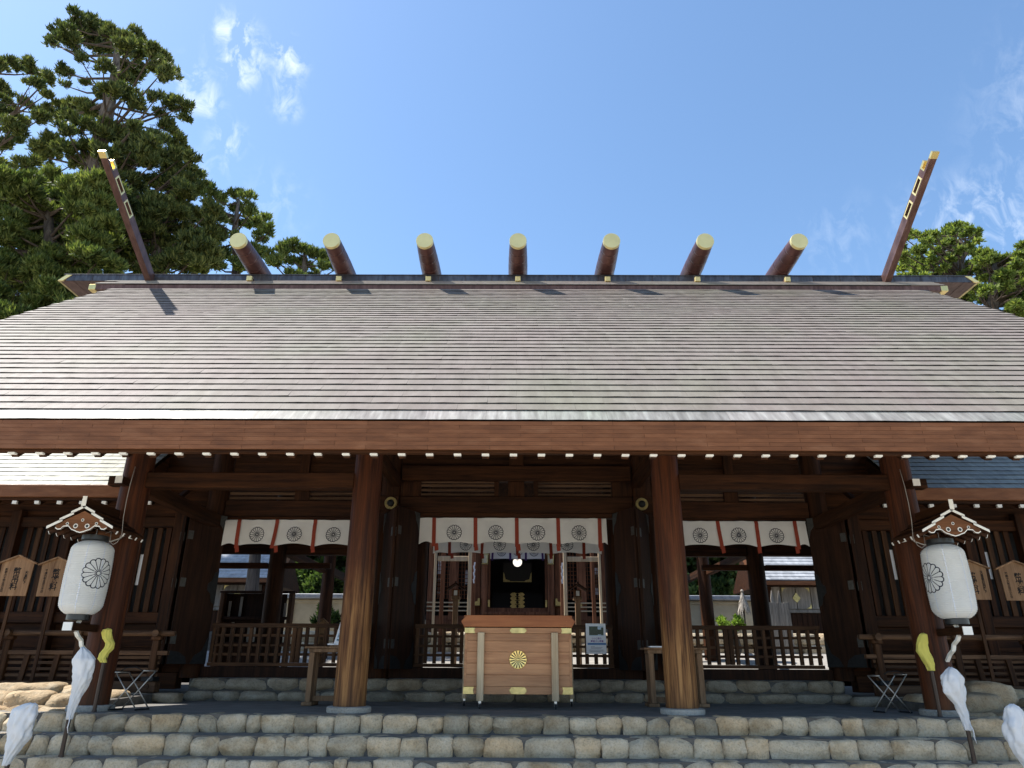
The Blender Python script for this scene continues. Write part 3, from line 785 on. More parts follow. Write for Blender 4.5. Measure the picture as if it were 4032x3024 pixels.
# ------------------------------------------------------------------ side corridors
for s, side in ((-1, 'left'), (1, 'right')):
    cor = empty('side_corridor', (s*8.5, 13.4, .2), 'low copper roofed corridor with slatted wall on the %s of the main hall' % side, 'building', 'corridors flanking the hall')
    def cb(name, m, x0, x1, y0, y1, z0, z1, bevel=.006): return boxo(name, m, cor, min(s*x0, s*x1), max(s*x0, s*x1), y0, y1, z0, z1, bevel)
    XA, XB = 6.80, 13.0
    # roof slope
    ang = R(38); EY, EZ = 12.16, 3.475
    nr = 17
    prof = [(EY+.05, EZ-.05), (EY+.05+nr*.19*math.cos(ang), EZ-.05+nr*.19*math.sin(ang)), (17.6, 3.3), (14.6, 4.9), (EY+.10, 3.27)]
    crf = MB().prism(prof, s*XA, s*XB, 'X').obj('roof', WOOD_Y, cor)
    d_ = Vector((0, math.cos(ang), math.sin(ang))); n_ = Vector((0, -d_.z, d_.y))
    fld = MB()
    for i in range(nr):
        o_ = Vector((0, EY, EZ)) + d_*(.19*i); x = XA - (.35 if i % 2 else 0)
        while x < XB:
            xa, xb = max(x, XA), min(x+.695, XB)
            if xb-xa > .06:
                if i < 8 and xa < 9.8:
                    ob = bpy.data.objects.new('roof_sheet', SIDE_SHM[random.randrange(6)] if 'SIDE_SHM' in globals() else None)
                    ob.location = (s*(xa+xb)/2, o_.y, o_.z); ob.rotation_euler = (ang + random.uniform(-.006, .006), 0, 0); ob.scale = ((xb-xa)/.697, 1, 1); link(ob, crf)
                else:
                    vs, fs = random.choice(SHEETS)
                    fld.add([Vector((s*(xa+xb)/2 + p[0]*(xb-xa)/.697, 0, 0)) + o_ + d_*p[1] + n_*(p[2]*.6) for p in vs], fs)
            x += .70
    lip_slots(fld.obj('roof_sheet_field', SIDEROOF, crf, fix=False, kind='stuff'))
    cb('fascia', FASC, XA-.02, XB, EY-.03, EY+.09, 3.262, 3.478, .006)
    cb('eave_board', WOOD_X, 5.95, XB, EY+.03, EY+.14, 3.215, 3.260, .003)
    # rafters with white ends
    proto = None
    for k in range(18):
        x = 6.02 + .392*k
        if proto is None:
            proto = MB().bar((s*x, EY+.08, 3.17), (s*x, 14.6, 4.84), .075, .07).obj('rafter', WOOD_Y, cor)
            pc = MB().box(s*x-.040, s*x+.040, EY+.025, EY+.075, 3.150, 3.205).obj('painted_end', WHITE, proto, bevel=.003); pc.matrix_parent_inverse = Matrix.Identity(4)
            px = x
        else:
            c = proto.copy(); COL.objects.link(c); c.location.x += s*(x-px); e = pc.copy(); COL.objects.link(e); e.parent = c; e.matrix_parent_inverse = Matrix.Identity(4)
    # wall
    cb('wall_plate', WOOD_X, 5.9, XB, 13.30, 13.50, 2.945, 3.14, .008)
    cb('waist_rail', WOOD_X, 5.9, XB, 13.30, 13.50, 1.235, 1.425, .008)
    cb('sill_beam', WOOD_X, 5.9, XB, 13.26, 13.52, .16, .42, .008)
    for k in range(4): cb('wall_board', WOOD_X, 5.9, XB, 13.40+.004*(k % 2), 13.45, .425+k*.203, .624+k*.203, .004)
    for k in range(6): cb('wall_board', WOOD_X, 5.9, XB, 13.40+.004*(k % 2), 13.45, 3.145+k*.25, 3.39+k*.25, .004)
    for x in (6.32, 7.35, 8.38, 9.41, 10.44, 11.47): cb('wall_post', WOOD_Z, x-.09, x+.09, 13.24, 13.42, .42, 3.25, .008)
    x = 6.0; k = 0
    while x < 11.6:
        if min(abs(x-q) for q in (6.32, 7.35, 8.38, 9.41, 10.44, 11.47)) > .13:
            cb('wall_slat', SLAT if k % 3 else WOOD_Z, x-.048, x+.048, 13.345, 13.385, 1.427, 2.943, .004)
            if k % 5 == 0:
                z = random.uniform(1.8, 2.3); MB().box(s*(x+.10)-.03, s*(x+.10)+.03, 13.40, 13.402, z, z+random.uniform(.4, .6)).obj('paper_strip', SHEETW, cor)
        x += .175; k += 1
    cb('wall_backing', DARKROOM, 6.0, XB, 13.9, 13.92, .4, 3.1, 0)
    # railing on the terrace edge
    rl = empty('veranda_railing', (s*7.4, 12.42, .15), 'weathered timber railing with round top rail along the %s corridor' % side, 'railing', 'corridor railings')
    def rbx(name, m, x0, x1, y0, y1, z0, z1, bevel=.005): return boxo(name, m, rl, min(s*x0, s*x1), max(s*x0, s*x1), y0, y1, z0, z1, bevel)
    auto_smooth(MB().lathe((0, 12.42, 1.035), [(.040, s*5.66), (.046, s*5.75), (.046, s*12.0)], 14, 'X').obj('top_rail', RAIL, rl))
    rbx('middle_rail', RAIL, 5.72, 12.0, 12.38, 12.46, .70, .765)
    rbx('bottom_rail', RAIL, 5.80, 12.0, 12.32, 12.50, .135, .30, .01)
    for z in (.365, .46, .555, .64): rbx('lower_slat', RAIL, 5.85, 12.0, 12.43, 12.46, z, z+.045, .003)
    for k, x in enumerate((5.94, 7.22, 8.40, 9.6, 10.8)):
        rbx('railing_post', SLAT, x-.055, x+.055, 12.37, 12.475, .302, .93, .012)
        rbx('post_neck', SLAT, x-.085, x+.085, 12.36, 12.48, .93, .99, .012)
        if k == 0: rbx('post_foot', IRON, x-.10, x+.10, 12.30, 12.52, .30, .37, .008)
        auto_smooth(MB().lathe((s*x, 0, 1.035), [(.057, 12.30), (.060, 12.33), (.060, 12.40)], 18, 'Y').obj('rail_boss', RAIL, rl))
        auto_smooth(MB().lathe((s*x, 0, .225), [(.04, 12.30), (.045, 12.33)], 14, 'Y').obj('rail_boss', RAIL, rl))
    for x in (6.85, 7.55, 8.05, 8.72): 
        MB().bar((s*x, 12.40, .302), (s*(x-.03), 12.40, .70), .085, .05, (0, 1, 0)).obj('brace_board', SLAT, rl, bevel=.004)
    # terrace below the railing with boulders
    ter = MB().prism([(10.55, -1.0), (10.62, .08), (12.2, .12), (19, .12), (19, -1.0)], s*5.75, s*13, 'X').obj('terrace', MORTAR); ter['kind'] = 'structure'
    bwall = empty('boulder_wall', (s*7.2, 10.5, -.2), 'rounded tan boulders heaped beside the steps on the %s' % side, 'stone wall', 'boulder walls')
    BX = [(5.98, 6.45, -.12, .17, 10.5), (6.40, 7.0, -.10, .23, 10.45), (6.95, 7.5, -.15, .20, 10.5), (7.45, 8.2, -.1, .22, 10.5),
          (5.72, 6.25, -.34, .02, 9.95), (6.2, 6.75, -.30, .06, 10.0), (6.7, 7.4, -.36, .06, 10.0),
          (5.85, 6.35, -.04, .20, 11.3), (6.3, 6.9, .0, .26, 11.5), (6.85, 7.6, .0, .30, 11.4), (7.5, 8.3, .0, .28, 11.6)]
    if s > 0: BX[0] = (5.95, 6.6, -.06, .26, 10.4); BX[1] = (6.3, 7.0, .0, .38, 10.7)
    for (x0, x1, z0, z1, y) in BX: put_stone(S_BOULD, bwall, min(s*x0, s*x1), max(s*x0, s*x1), y, z0, z1, .55, name='boulder')
    x = 5.35
    while x < 9.6:
        wd = random.uniform(.45, .8); put_stone(S_BACK, bwall, min(s*x, s*(x+wd)), max(s*x, s*(x+wd)), 12.22, -.02, .135, .28, jitter=False); x += wd

# ------------------------------------------------------------------ curtains
def noren(label, x0, x1, y, ztop, zbot, straps, crests, cr, strap_m=STRAPR, group=None, sag=.045, seed=1, tails=True):
    e = empty('curtain', ((x0+x1)/2, y, zbot), label, 'curtain', group)
    r_ = random.Random(seed); ph = [r_.uniform(0, 6) for _ in range(4)]
    ss = sorted(straps)
    def edge(x):
        lo = max([q for q in ss if q <= x], default=x0); hi = min([q for q in ss if q > x], default=x1)
        t = (x-lo)/max(hi-lo, 1e-3); return sag*math.sin(math.pi*min(max(t, 0), 1))
    def S(x, v):                       # v 0 top .. 1 bottom
        z = ztop + (zbot + edge(x) - ztop)*v
        wv = .022*math.sin(x*5.3+ph[0]+v*.8) + .014*math.sin(x*11.7+ph[1]-v*1.5) + .003*math.sin(x*23+ph[2]+v*4)
        pl = .016*math.sin(v*34 + x*7 + 2*math.sin(x*9)) * max(0, 1-v*4.2) + .010*mnoise.noise(Vector((x*4, v*3, seed*3.1)))
        return Vector((x, y - .02*v + wv*(.3+v) + pl, z))
    nx, nv = int((x1-x0)/.045), 12
    mb = MB()
    for i in range(nx+1):
        for j in range(nv+1): mb.v.append(tuple(S(x0+(x1-x0)*i/nx, j/nv)))
    for i in range(nx):
        for j in range(nv): mb.f.append((i*(nv+1)+j, (i+1)*(nv+1)+j, (i+1)*(nv+1)+j+1, i*(nv+1)+j+1))
    cl = mb.obj('cloth', NOREN, e, smooth=True, fix=False)
    hem = MB()
    for i in range(nx):
        a, b = S(x0+(x1-x0)*i/nx, .215), S(x0+(x1-x0)*(i+1)/nx, .215)
        hem.add([a+Vector((0, -.004, .006)), b+Vector((0, -.004, .006)), b+Vector((0, -.006, -.004)), a+Vector((0, -.006, -.004))], [(0, 1, 2, 3)])
    hem.obj('hem_fold', NOREN, e, fix=False)
    for c in crests:
        def fn(u, v):
            x = c + u*cr; zc = ztop + (zbot-ztop)*.56
            z = zc + v*cr; q = S(x, 0); b = S(x, 1); t = (q.z-z)/(q.z-b.z)
            p = S(x, t); return (p.x, p.y-.012, p.z)
        crest_on(fn, 'crest', INKBLUE, e, KQB)
    for q in straps:
        mb = MB(); n = 10; lean = r_.uniform(-.03, .03); w_ = .035
        for i in range(n+1):
            v = i/n*1.10; p = S(q, min(v, 1.0)); z = p.z if v <= 1 else p.z - (v-1)*(ztop-zbot)
            for sx in (-1, 1): mb.v.append((q + lean*v + sx*w_, p.y - .014, z))
        for i in range(n): mb.f.append((i*2, i*2+1, i*2+3, i*2+2))
        if tails:
            k = len(mb.v); p = S(q, 1.0); dx = r_.uniform(-.02, .05)
            mb.add([(q+lean+dx-w_, y+.03, p.z+.03), (q+lean+dx+w_, y+.03, p.z+.03), (q+lean+dx+w_+.015, y+.04, p.z-.10), (q+lean+dx-w_+.015, y+.04, p.z-.115)], [(0, 1, 2, 3)])
        mb.obj('strap', strap_m, e, fix=False)
    return e
GN = 'white crest curtains hung across the hall'
noren('white curtain with four black crests and red straps in the centre doorway', -1.80, 1.69, 13.25, 3.135, 2.645, (-1.536, -.762, .011, .784, 1.56), (-1.15, -.375, .40, 1.17), .137, group=GN, seed=2)
noren('white crest curtain with red straps hanging in the left doorway', -5.45, -2.75, 13.25, 3.085, 2.60, (-5.178, -4.473, -3.758, -3.04), (-4.83, -4.12, -3.40), .135, group=GN, seed=3)
noren('white crest curtain with red straps hanging in the right doorway', 2.72, 5.40, 13.25, 3.095, 2.62, (3.05, 3.763, 4.479, 5.189), (3.42, 4.12, 4.83), .135, group=GN, seed=4)
noren('second white crest curtain partly hidden behind the centre doorway curtain', -1.92, 1.98, 16.62, 3.43, 2.955, (-1.55, -.77, .01, .79, 1.57), (-1.16, -.38, .40, 1.18), .14, group=GN, seed=5, sag=.03)
noren('small white crest curtain with purple straps deepest inside the inner hall', -.86, .95, 23.95, 4.36, 3.83, (-.76, -.20, .33, .87), (-.48, .065, .60), .15, STRAPP, group=GN, seed=6, sag=.0, tails=False)

# ------------------------------------------------------------------ paper lanterns under little canopies
for s, side in ((-1, 'left'), (1, 'right')):
    cx, cy = s*5.66, 9.58
    e = empty('paper_lantern', (cx, cy, 1.1), 'white ribbed paper lantern with black crest hanging by the %s outer column' % side, 'lantern', 'paper lanterns')
    z0, z1 = 1.165, 2.09
    def rad(t):
        b = .266 - .020*(2*t-1)**2
        if t < .14: b *= math.sqrt(max(0, 1-((.14-t)/.14)**2*.62))
        if t > .88: b *= math.sqrt(max(0, 1-((t-.88)/.12)**2*.70))
        return b
    prof = []; NR = 42
    for i in range(NR*4+1):
        t = i/(NR*4); prof.append((rad(t) + .0045*abs(math.sin(math.pi*i/4)), z0+(z1-z0)*t))
    auto_smooth(MB().lathe((cx, cy, 0), prof, 48, cap=False).obj('paper_shade', PAPER, e), 70)
    for k in range(8):
        sm = MB(); a = k*math.pi/4 + .3
        for i in range(0, NR*4, 2):
            p, q = prof[i], prof[i+2]; da = .006/p[0]
            sm.add([(cx+(p[0]+.003)*math.cos(a-da), cy+(p[0]+.003)*math.sin(a-da), p[1]), (cx+(p[0]+.003)*math.cos(a+da), cy+(p[0]+.003)*math.sin(a+da), p[1]),
                    (cx+(q[0]+.003)*math.cos(a+da), cy+(q[0]+.003)*math.sin(a+da), q[1]), (cx+(q[0]+.003)*math.cos(a-da), cy+(q[0]+.003)*math.sin(a-da), q[1])], [(0, 1, 2, 3)])
        sm.obj('seam_thread', SHEETW, e, fix=False)
    auto_smooth(MB().lathe((cx, cy, 0), [(.150, 2.095), (.165, 2.11), (.165, 2.165), (.150, 2.17)], 36).obj('top_ring', BLACK, e))
    auto_smooth(MB().lathe((cx, cy, 0), [(.125, 1.088), (.138, 1.093), (.138, 1.157), (.13, 1.162)], 36).obj('bottom_ring', BLACK, e))
    # crest printed towards the hall's middle
    az = -.58 if s < 0 else -2.97
    zc = 1.665
    def fn(u, v):
        z = zc + v*.19; t = (z-z0)/(z1-z0); r_ = rad(t) + .0062; a = az + u*.19/rad(t)
        return (cx + r_*math.cos(a), cy + r_*math.sin(a), z)
    crest_on(fn, 'crest', INKBLUE, e)
    hk = MB().tube([(cx, cy, 1.09), (cx, cy, 1.05)], .006, 6).obj('hook', STEEL, e)
    # canopy: stepped gable roof, ridge pointing at the visitor, fixed to the column
    c = empty('lantern_canopy', (s*5.78, 9.95, 2.3), 'small gabled wooden canopy with white edged stepped gable above the %s paper lantern' % side, 'lantern canopy', 'lantern canopies')
    gx, gy0, gy1 = s*5.65, 9.16, 9.985
    ap = 2.43
    # gable board outline (half), x offset and z drop
    def gable(y, th, nm, mtl, full=True):
        top = [(0, 0), (.105, -.055), (.20, -.10), (.34, -.165)]
        bot = [(.335, -.225), (.30, -.245), (.265, -.240), (.235, -.205), (.17, -.200), (.12, -.245), (.07, -.262), (.05, -.272), (0, -.285)]
        half = top + bot
        pts = [(gx+a, ap+b) for a, b in half] + [(gx-a, ap+b) for a, b in reversed(half[1:-1])]
        o = MB().prism(pts, y, y+th).obj(nm, mtl, c)
        # white lower edge
        eb = MB()
        lo = [(gx+a, ap+b) for a, b in bot] + [(gx-a, ap+b) for a, b in reversed(bot[:-1])]
        for (xa, za), (xb_, zb) in zip(lo[:-1], lo[1:]):
            eb.add([(xa, y-.003, za), (xb_, y-.003, zb), (xb_, y+th, zb), (xa, y+th, za), (xa, y-.003, za+.013), (xb_, y-.003, zb+.013), (xb_, y+.001, zb+.013), (xa, y+.001, za+.013)],
                   [(0, 1, 2, 3), (0, 4, 5, 1)])
        eb.obj('painted_edge', WHITE, o, fix=False)
        return o
    gb = gable(gy0+.03, .03, 'gable_board', BRACK)
    for (ox, oz, rr) in ((0, -.118, .017), (-.075, -.195, .026), (.075, -.195, .026), (-.19, -.165, .017), (.19, -.165, .017)):
        auto_smooth(MB().lathe((gx+ox, 0, ap+oz), [(rr*.72, gy0+.029), (rr, gy0+.026), (rr*1.18, gy0+.030)], 18, 'Y', cap=False).obj('pierced_ring', WHITE, gb))
        MB().lathe((gx+ox, 0, ap+oz), [(rr*.74, gy0+.0285), (rr*.74, gy0+.0298)], 18, 'Y').obj('pierced_hole', BLACK, gb)
    gable(gy1-.06, .03, 'gable_board', BRACK)
    # stepped shingle slopes, three lapped boards each side, white front edges
    for q in (-1, 1):
        st = [((-.02, .050), (.155, -.040)), ((.115, -.045), (.285, -.132)), ((.245, -.135), (.43, -.232))]
        for (a, b) in st:
            xa, za = gx+q*a[0], ap+a[1]; xb_, zb = gx+q*b[0], ap+b[1]; T = .030
            bo = MB().add([(xa, gy0, za), (xb_, gy0, zb), (xb_, gy0, zb+T), (xa, gy0, za+T), (xa, gy1, za), (xb_, gy1, zb), (xb_, gy1, zb+T), (xa, gy1, za+T)],
                          [(0, 1, 2, 3), (7, 6, 5, 4), (0, 4, 5, 1), (1, 5, 6, 2), (2, 6, 7, 3), (3, 7, 4, 0)]).obj('shingle_board', WOOD_Y, c)
            MB().add([(xa, gy0-.004, za-.004), (xb_, gy0-.004, zb-.004), (xb_, gy0-.004, zb+T), (xa, gy0-.004, za+T), (xa, gy0+.004, za-.004), (xb_, gy0+.004, zb-.004), (xb_, gy0+.004, zb+T), (xa, gy0+.004, za+T)],
                     [(0, 1, 2, 3), (0, 4, 5, 1), (1, 5, 6, 2), (2, 6, 7, 3), (3, 7, 4, 0)]).obj('painted_edge', WHITE, bo)
        for k in range(5):
            y = gy0+.10+k*.165; mb = MB()
            rf = MB().bar((gx+q*.20, y, ap-.150), (gx+q*.44, y, ap-.268), .030, .040).obj('canopy_rafter', WOOD_Y, c)
            MB().bar((gx+q*.4405, y, ap-.2683), (gx+q*.446, y, ap-.271), .026, .042, (0, 0, 1)).obj('painted_end', WHITE, rf)
    rg = MB().box(gx-.022, gx+.022, gy0-.02, gy1, ap+.062, ap+.165).obj('canopy_ridge', WOOD_Y, c)
    MB().box(gx-.028, gx+.028, gy0-.030, gy0-.021, ap+.055, ap+.185).obj('painted_end', WHITE, rg)
    # arms: upper tie, hanger strap and lower arm with white end and scroll brackets
    MB().box(gx-.03, gx+.03, gy0+.06, gy1+.05, ap-.17, ap-.11).obj('canopy_arm', WOOD_Y, c)
    MB().tube([(cx, cy, 2.17), (cx, cy, ap-.17)], .006, 6).obj('hanger', STEEL, c)
    arm = MB().box(cx-.055, cx+.055, 9.40, 10.02, .965, 1.055).obj('lower_arm', WOOD_Y, c, bevel=.004)
    MB().box(cx-.058, cx+.058, 9.385, 9.40, .960, 1.060).obj('painted_end', WHITE, arm)
    for zz, sg in ((.955, -1), (1.06, 1)):
        pts = [(cx-s*.03, 9.55, zz), (cx-s*.03, 9.60, zz+sg*.05), (cx-s*.03, 9.70, zz+sg*.10), (cx-s*.03, 9.74, zz+sg*.17), (cx-s*.03, 9.84, zz+sg*.22), (cx-s*.03, 9.93, zz+sg*.30)]
        mb = MB()
        for p, q in zip(pts[:-1], pts[1:]): mb.bar(p, q, .045, .028)
        mb.obj('scroll_bracket', WHITE, c)
    # cable from the eave to the canopy
    ex = s*5.06
    e2 = empty('cable', (ex, 9.2, 2.2), 'thin cable looping from the eave down to the %s lantern canopy' % side, 'cable', 'lantern cables')
    pts = [at(340 if s < 0 else 1895/.5486, 1795 if s < 0 else 1798, 9.0)]
    pts = [Vector((s*5.0, 9.0, 2.98)), Vector((s*5.03, 9.02, 2.75)), Vector((s*5.08, 9.1, 2.55)), Vector((s*5.13, 9.2, 2.35)), Vector((s*5.16, 9.3, 2.15)), Vector((s*5.21, 9.32, 2.05)), Vector((s*5.27, 9.34, 2.02)), Vector((s*5.33, 9.36, 2.06)), Vector((s*5.36, 9.4, 2.17)), Vector((s*5.42, 9.5, 2.22)), Vector((s*5.52, 9.55, 2.20))]
    MB().tube(pts, .005, 5).obj('wire', WIRE, e2, smooth=True)

# ------------------------------------------------------------------ offering box
ob = empty('offering_box', (.03, 11.3, 0), 'wooden offering box on casters with gilt chrysanthemum crest and orange brown lid', 'offering box')
FY, BK = 10.97, 11.78; X0, X1 = -.745, .812
def ob_box(nm, m, x0, x1, y0, y1, z0, z1, bevel=.005, par=None): return boxo(nm, m, par or ob, x0, x1, y0, y1, z0, z1, bevel)
K = FY/10.6
zz = [.205, .285, .44, .60, .755, .905, 1.005, 1.085]
zz = [.19, .292, .447, .601, .755, .905, 1.008, 1.088]
for i in range(len(zz)-1):
    pr = 0 if 0 < i < len(zz)-2 else -.012
    ob_box('front_board', BOXW, X0 + (.035 if 0 < i < len(zz)-2 else 0), X1 - (.035 if 0 < i < len(zz)-2 else 0), FY+pr, FY+.04, zz[i]+.0012, zz[i+1]-.0012, .003)
for xs in (X0, X1-.036):
    ob_box('corner_post', BOXW, xs, xs+.036, FY+.006, FY+.05, .295, 1.005, .003)
    ob_box('side_panel', BOXW, xs+.002, xs+.034, FY+.055, BK-.05, .19, 1.088, .003)
ob_box('back_panel', BOXW, X0, X1, BK-.05, BK, .19, 1.088, .003)
ob_box('floor_board', BOXW, X0+.04, X1-.04, FY+.05, BK-.05, .20, .22, 0)
# lid: sloping front board with pointed ears, slatted top
xm = (X0+X1)/2; hw = (X1-X0)/2
lidp = [(X0-.062, 1.175), (X0+.03, 1.262), (X1-.03, 1.262), (X1+.062, 1.178), (X1+.012, 1.098), (X0-.012, 1.098)]
n_ = len(lidp); vs = []
for k_, off in ((0, 0), (1, .03)):
    for x, z in lidp: vs.append((x, FY-.035 + off + (z-1.098)*.10, z))
lid = MB().add(vs, [tuple(range(n_)), tuple(reversed(range(n_, 2*n_)))] + [(i, (i+1) % n_, n_+(i+1) % n_, n_+i) for i in range(n_)]).obj('lid_front', BOXLID, ob, bevel=.004)
for (x, z) in ((X0+.035, 1.235), (X0+.06, 1.18), (X0+.085, 1.125), (X1-.04, 1.235), (X1-.065, 1.18), (X1-.09, 1.125)):
    MB().lathe((x, 0, z), [(.008, FY-.036+(z-1.098)*.1+.003), (.008, FY-.040+(z-1.098)*.1)], 10, 'Y').obj('peg', BOXLID, lid)
for k_ in range(10):
    y = FY+.04+k_*.075; MB().box(X0+.03, X1-.03, y, y+.04, 1.20, 1.255).obj('lid_slat', BOXLID, ob)
for xs in (X0-.02, X1-.02): ob_box('lid_side', BOXLID, xs, xs+.04, FY+.02, BK, 1.092, 1.262)
# upright battens on casters
def batten(x0, x1, y0, y1, ztop):
    b_ = ob_box('leg', HINOKI, x0, x1, y0, y1, .105, ztop, .006)
    xc, yc = (x0+x1)/2, (y0+y1)/2
    cs = MB().box(xc-.018, xc+.018, yc-.02, yc+.02, .075, .104).obj('caster_fork', STEEL, b_)
    MB().add([(xc-.02, yc-.035, .035), (xc+.02, yc-.035, .035), (xc+.02, yc+.012, .09), (xc-.02, yc+.012, .09), (xc-.02, yc-.005, .03), (xc+.02, yc-.005, .03)], [(0, 1, 2, 3), (0, 3, 4), (1, 5, 2)]).obj('caster_fork', STEEL, b_, fix=False)
    auto_smooth(MB().lathe((xc, yc-.022, .034), [(.026, -.013), (.033, -.008), (.033, .008), (.026, .013)], 20, 'X').obj('caster_wheel', TYRE, b_))
for a in (-.555, .515): batten(a, a+.098, FY-.072, FY-.0125, 1.02)
for a in (X0-.062, X1+.002): batten(a, a+.06, 11.62, 11.74, 1.02)
# gilt fittings
def plate(nm, m, pts, y, th=.006, par=ob, bevel=.002): return MB().prism([(x, z) for x, z in pts], y-th, y).obj(nm, m, par, bevel=bevel)
for z0, z1 in ((1.010, 1.086), (.192, .289)):
    hz = (z1-z0)/2; zc = (z0+z1)/2
    for sg, xe in ((1, X0), (-1, X1)):
        plate('corner_fitting', BRASS, [(xe-sg*.004, z0), (xe+sg*.150, z0), (xe+sg*.138, zc), (xe+sg*.150, z1), (xe-sg*.004, z1)], FY-.013)
    pts = [(xm+a*.125, zc+b*hz) for a, b in ((-1, 0), (-.94, .45), (-.82, .62), (-.78, .95), (-.3, 1), (.3, 1), (.78, .95), (.82, .62), (.94, .45), (1, 0), (.94, -.45), (.82, -.62), (.78, -.95), (0, -1), (-.78, -.95), (-.82, -.62), (-.94, -.45))]
    plate('centre_fitting', BRASS, pts, FY-.013)
CZ, CR = .652, .128
crb = MB().lathe((xm, 0, CZ), [(CR*.93, FY-.001), (CR*.93, FY-.010)], 40, 'Y').obj('crest_base', BLACK, ob)
for k_ in range(16):
    a = 2*math.pi*k_/16
    for lay, (ri, ro, wd, yy) in enumerate(((.16, 1.0, .165, .016), )):
        mb = MB(); pts = [(ri, .02), (ro*.62, wd*.55), (ro*.86, wd*.82), (ro*.95, wd*.72), (ro*1.0, wd*.3), (ro*1.0, -wd*.3), (ro*.95, -wd*.72), (ro*.86, -wd*.82), (ro*.62, -wd*.55), (ri, -.02)]
        ca, sa = math.cos(a), math.sin(a)
        vs = [(xm+CR*(p*ca-q*sa), FY-.010, CZ+CR*(p*sa+q*ca)) for p, q in pts] + [(xm+CR*(p*.97*ca-q*.62*sa), FY-.010-yy*(.5+.6*p), CZ+CR*(p*.97*sa+q*.62*ca)) for p, q in pts]
        m_ = len(pts)
        mb.add(vs, [tuple(range(m_, 2*m_))] + [(i, (i+1) % m_, m_+(i+1) % m_, m_+i) for i in range(m_)])
        mb.obj('crest_petal', GOLD, crb)
    # outer small petals between
    a2 = a + math.pi/16
    mb = MB(); mb.lathe((xm+CR*.93*math.cos(a2), 0, CZ+CR*.93*math.sin(a2)), [(CR*.075, FY-.008), (CR*.07, FY-.013), (CR*.03, FY-.016)], 8, 'Y'); mb.obj('crest_bead', GOLD, crb)
auto_smooth(MB().lathe((xm, 0, CZ), [(CR*.17, FY-.01), (CR*.17, FY-.024), (CR*.10, FY-.030), (CR*.02, FY-.031)], 20, 'Y').obj('crest_hub', GOLD, crb))

# ------------------------------------------------------------------ low lattice barriers
def barrier(label, x0, x1, posts, y=13.36, skip=None):
    e = empty('lattice_barrier', ((x0+x1)/2, y, .53), label, 'lattice barrier', 'low lattice barriers in the doorways')
    rails = ((1.178, 1.250), (1.022, 1.066), (.860, .903), (.708, .752), (.534, .592))
    for i, (a, b) in enumerate(rails):
        boxo('rail', LATT_X, e, x0, x1, y-.002*(i % 2)+(.014 if 0 < i < 4 else -.012), y+.05, a, b, .003)
    for x, wd in posts: boxo('upright', LATT_Z, e, x-wd/2, x+wd/2, y-.008, y+.055, .594, 1.176, .003)
    return e
barrier('low timber lattice barrier across the left doorway', -5.44, -2.75, [(x, .058) for x in (-5.40, -5.235, -5.07, -4.905, -4.735, -4.575, -4.41, -4.245, -4.085)] + [(-3.955, .075), (-3.865, .075)] + [(x, .058) for x in (-3.73, -3.56, -3.39, -3.22, -3.05, -2.88)])
barrier('low timber lattice barrier behind the offering box', -1.80, 1.73, [(x, .062) for x in (-1.75, -1.60, -1.44, -1.28, -1.12, -.965, -.8, -.64, -.48, -.32, -.16, 0, .16, .32, .48, .64, .8, .96, 1.10, 1.26, 1.42, 1.57, 1.69)])
barrier('low timber lattice barrier across the right doorway', 2.72, 5.42, [(x, .058) for x in (2.92, 3.08, 3.24, 3.41, 3.58)] + [(3.735, .075), (3.82, .075)] + [(x, .058) for x in (3.92, 4.08, 4.25, 4.41, 4.57, 4.725, 4.88, 5.04, 5.20, 5.36)])

# ------------------------------------------------------------------ poster
po = empty('poster', (1.425, 13.3, .76), 'festival poster with photo and blue band pinned on the lattice right of the offering box', 'poster')
PX0, PX1, PZ0, PZ1, PY = 1.245, 1.60, .762, 1.270, 13.315
MB().box(PX0, PX1, PY, PY+.004, PZ0, PZ1).obj('sheet', SHEETW, po)
pw, phh = PX1-PX0, PZ1-PZ0
def pp(nm, m, u0, u1, v0, v1, k=1): return MB().box(PX0+u0*pw, PX0+u1*pw, PY-.0012*k, PY-.0002, PZ1-v1*phh, PZ1-v0*phh).obj(nm, m, po)
pp('photo_print', PSKY, .16, .89, .085, .41); pp('photo_trees', PGREEN, .165, .60, .095, .385, 2); pp('photo_trees', PGREEN, .77, .885, .13, .385, 2); pp('photo_trees', PGREEN, .60, .77, .2, .36, 2)
pp('colour_band', PBLUE, .07, .985, .64, .705)
fr = lambda u, v: ((PX0+u*pw, PY-.002, PZ1-v*phh), (1, 0, 0), (0, 0, 1))
text_mesh('つつじ祭り', .036, PPURP, 'poster_lettering', po, fr(.53, .50), bold=.0008)
text_mesh('舞姫さん募集', .038, PPURP, 'poster_lettering', po, fr(.55, .59), bold=.0008)
for i, (u0, u1, v) in enumerate(((.22, .42, .745), (.22, .80, .78), (.22, .75, .815), (.15, .85, .865), (.15, .9, .90), (.2, .7, .925))): pp('text_line', PGREY, u0, u1, v, v+.013)

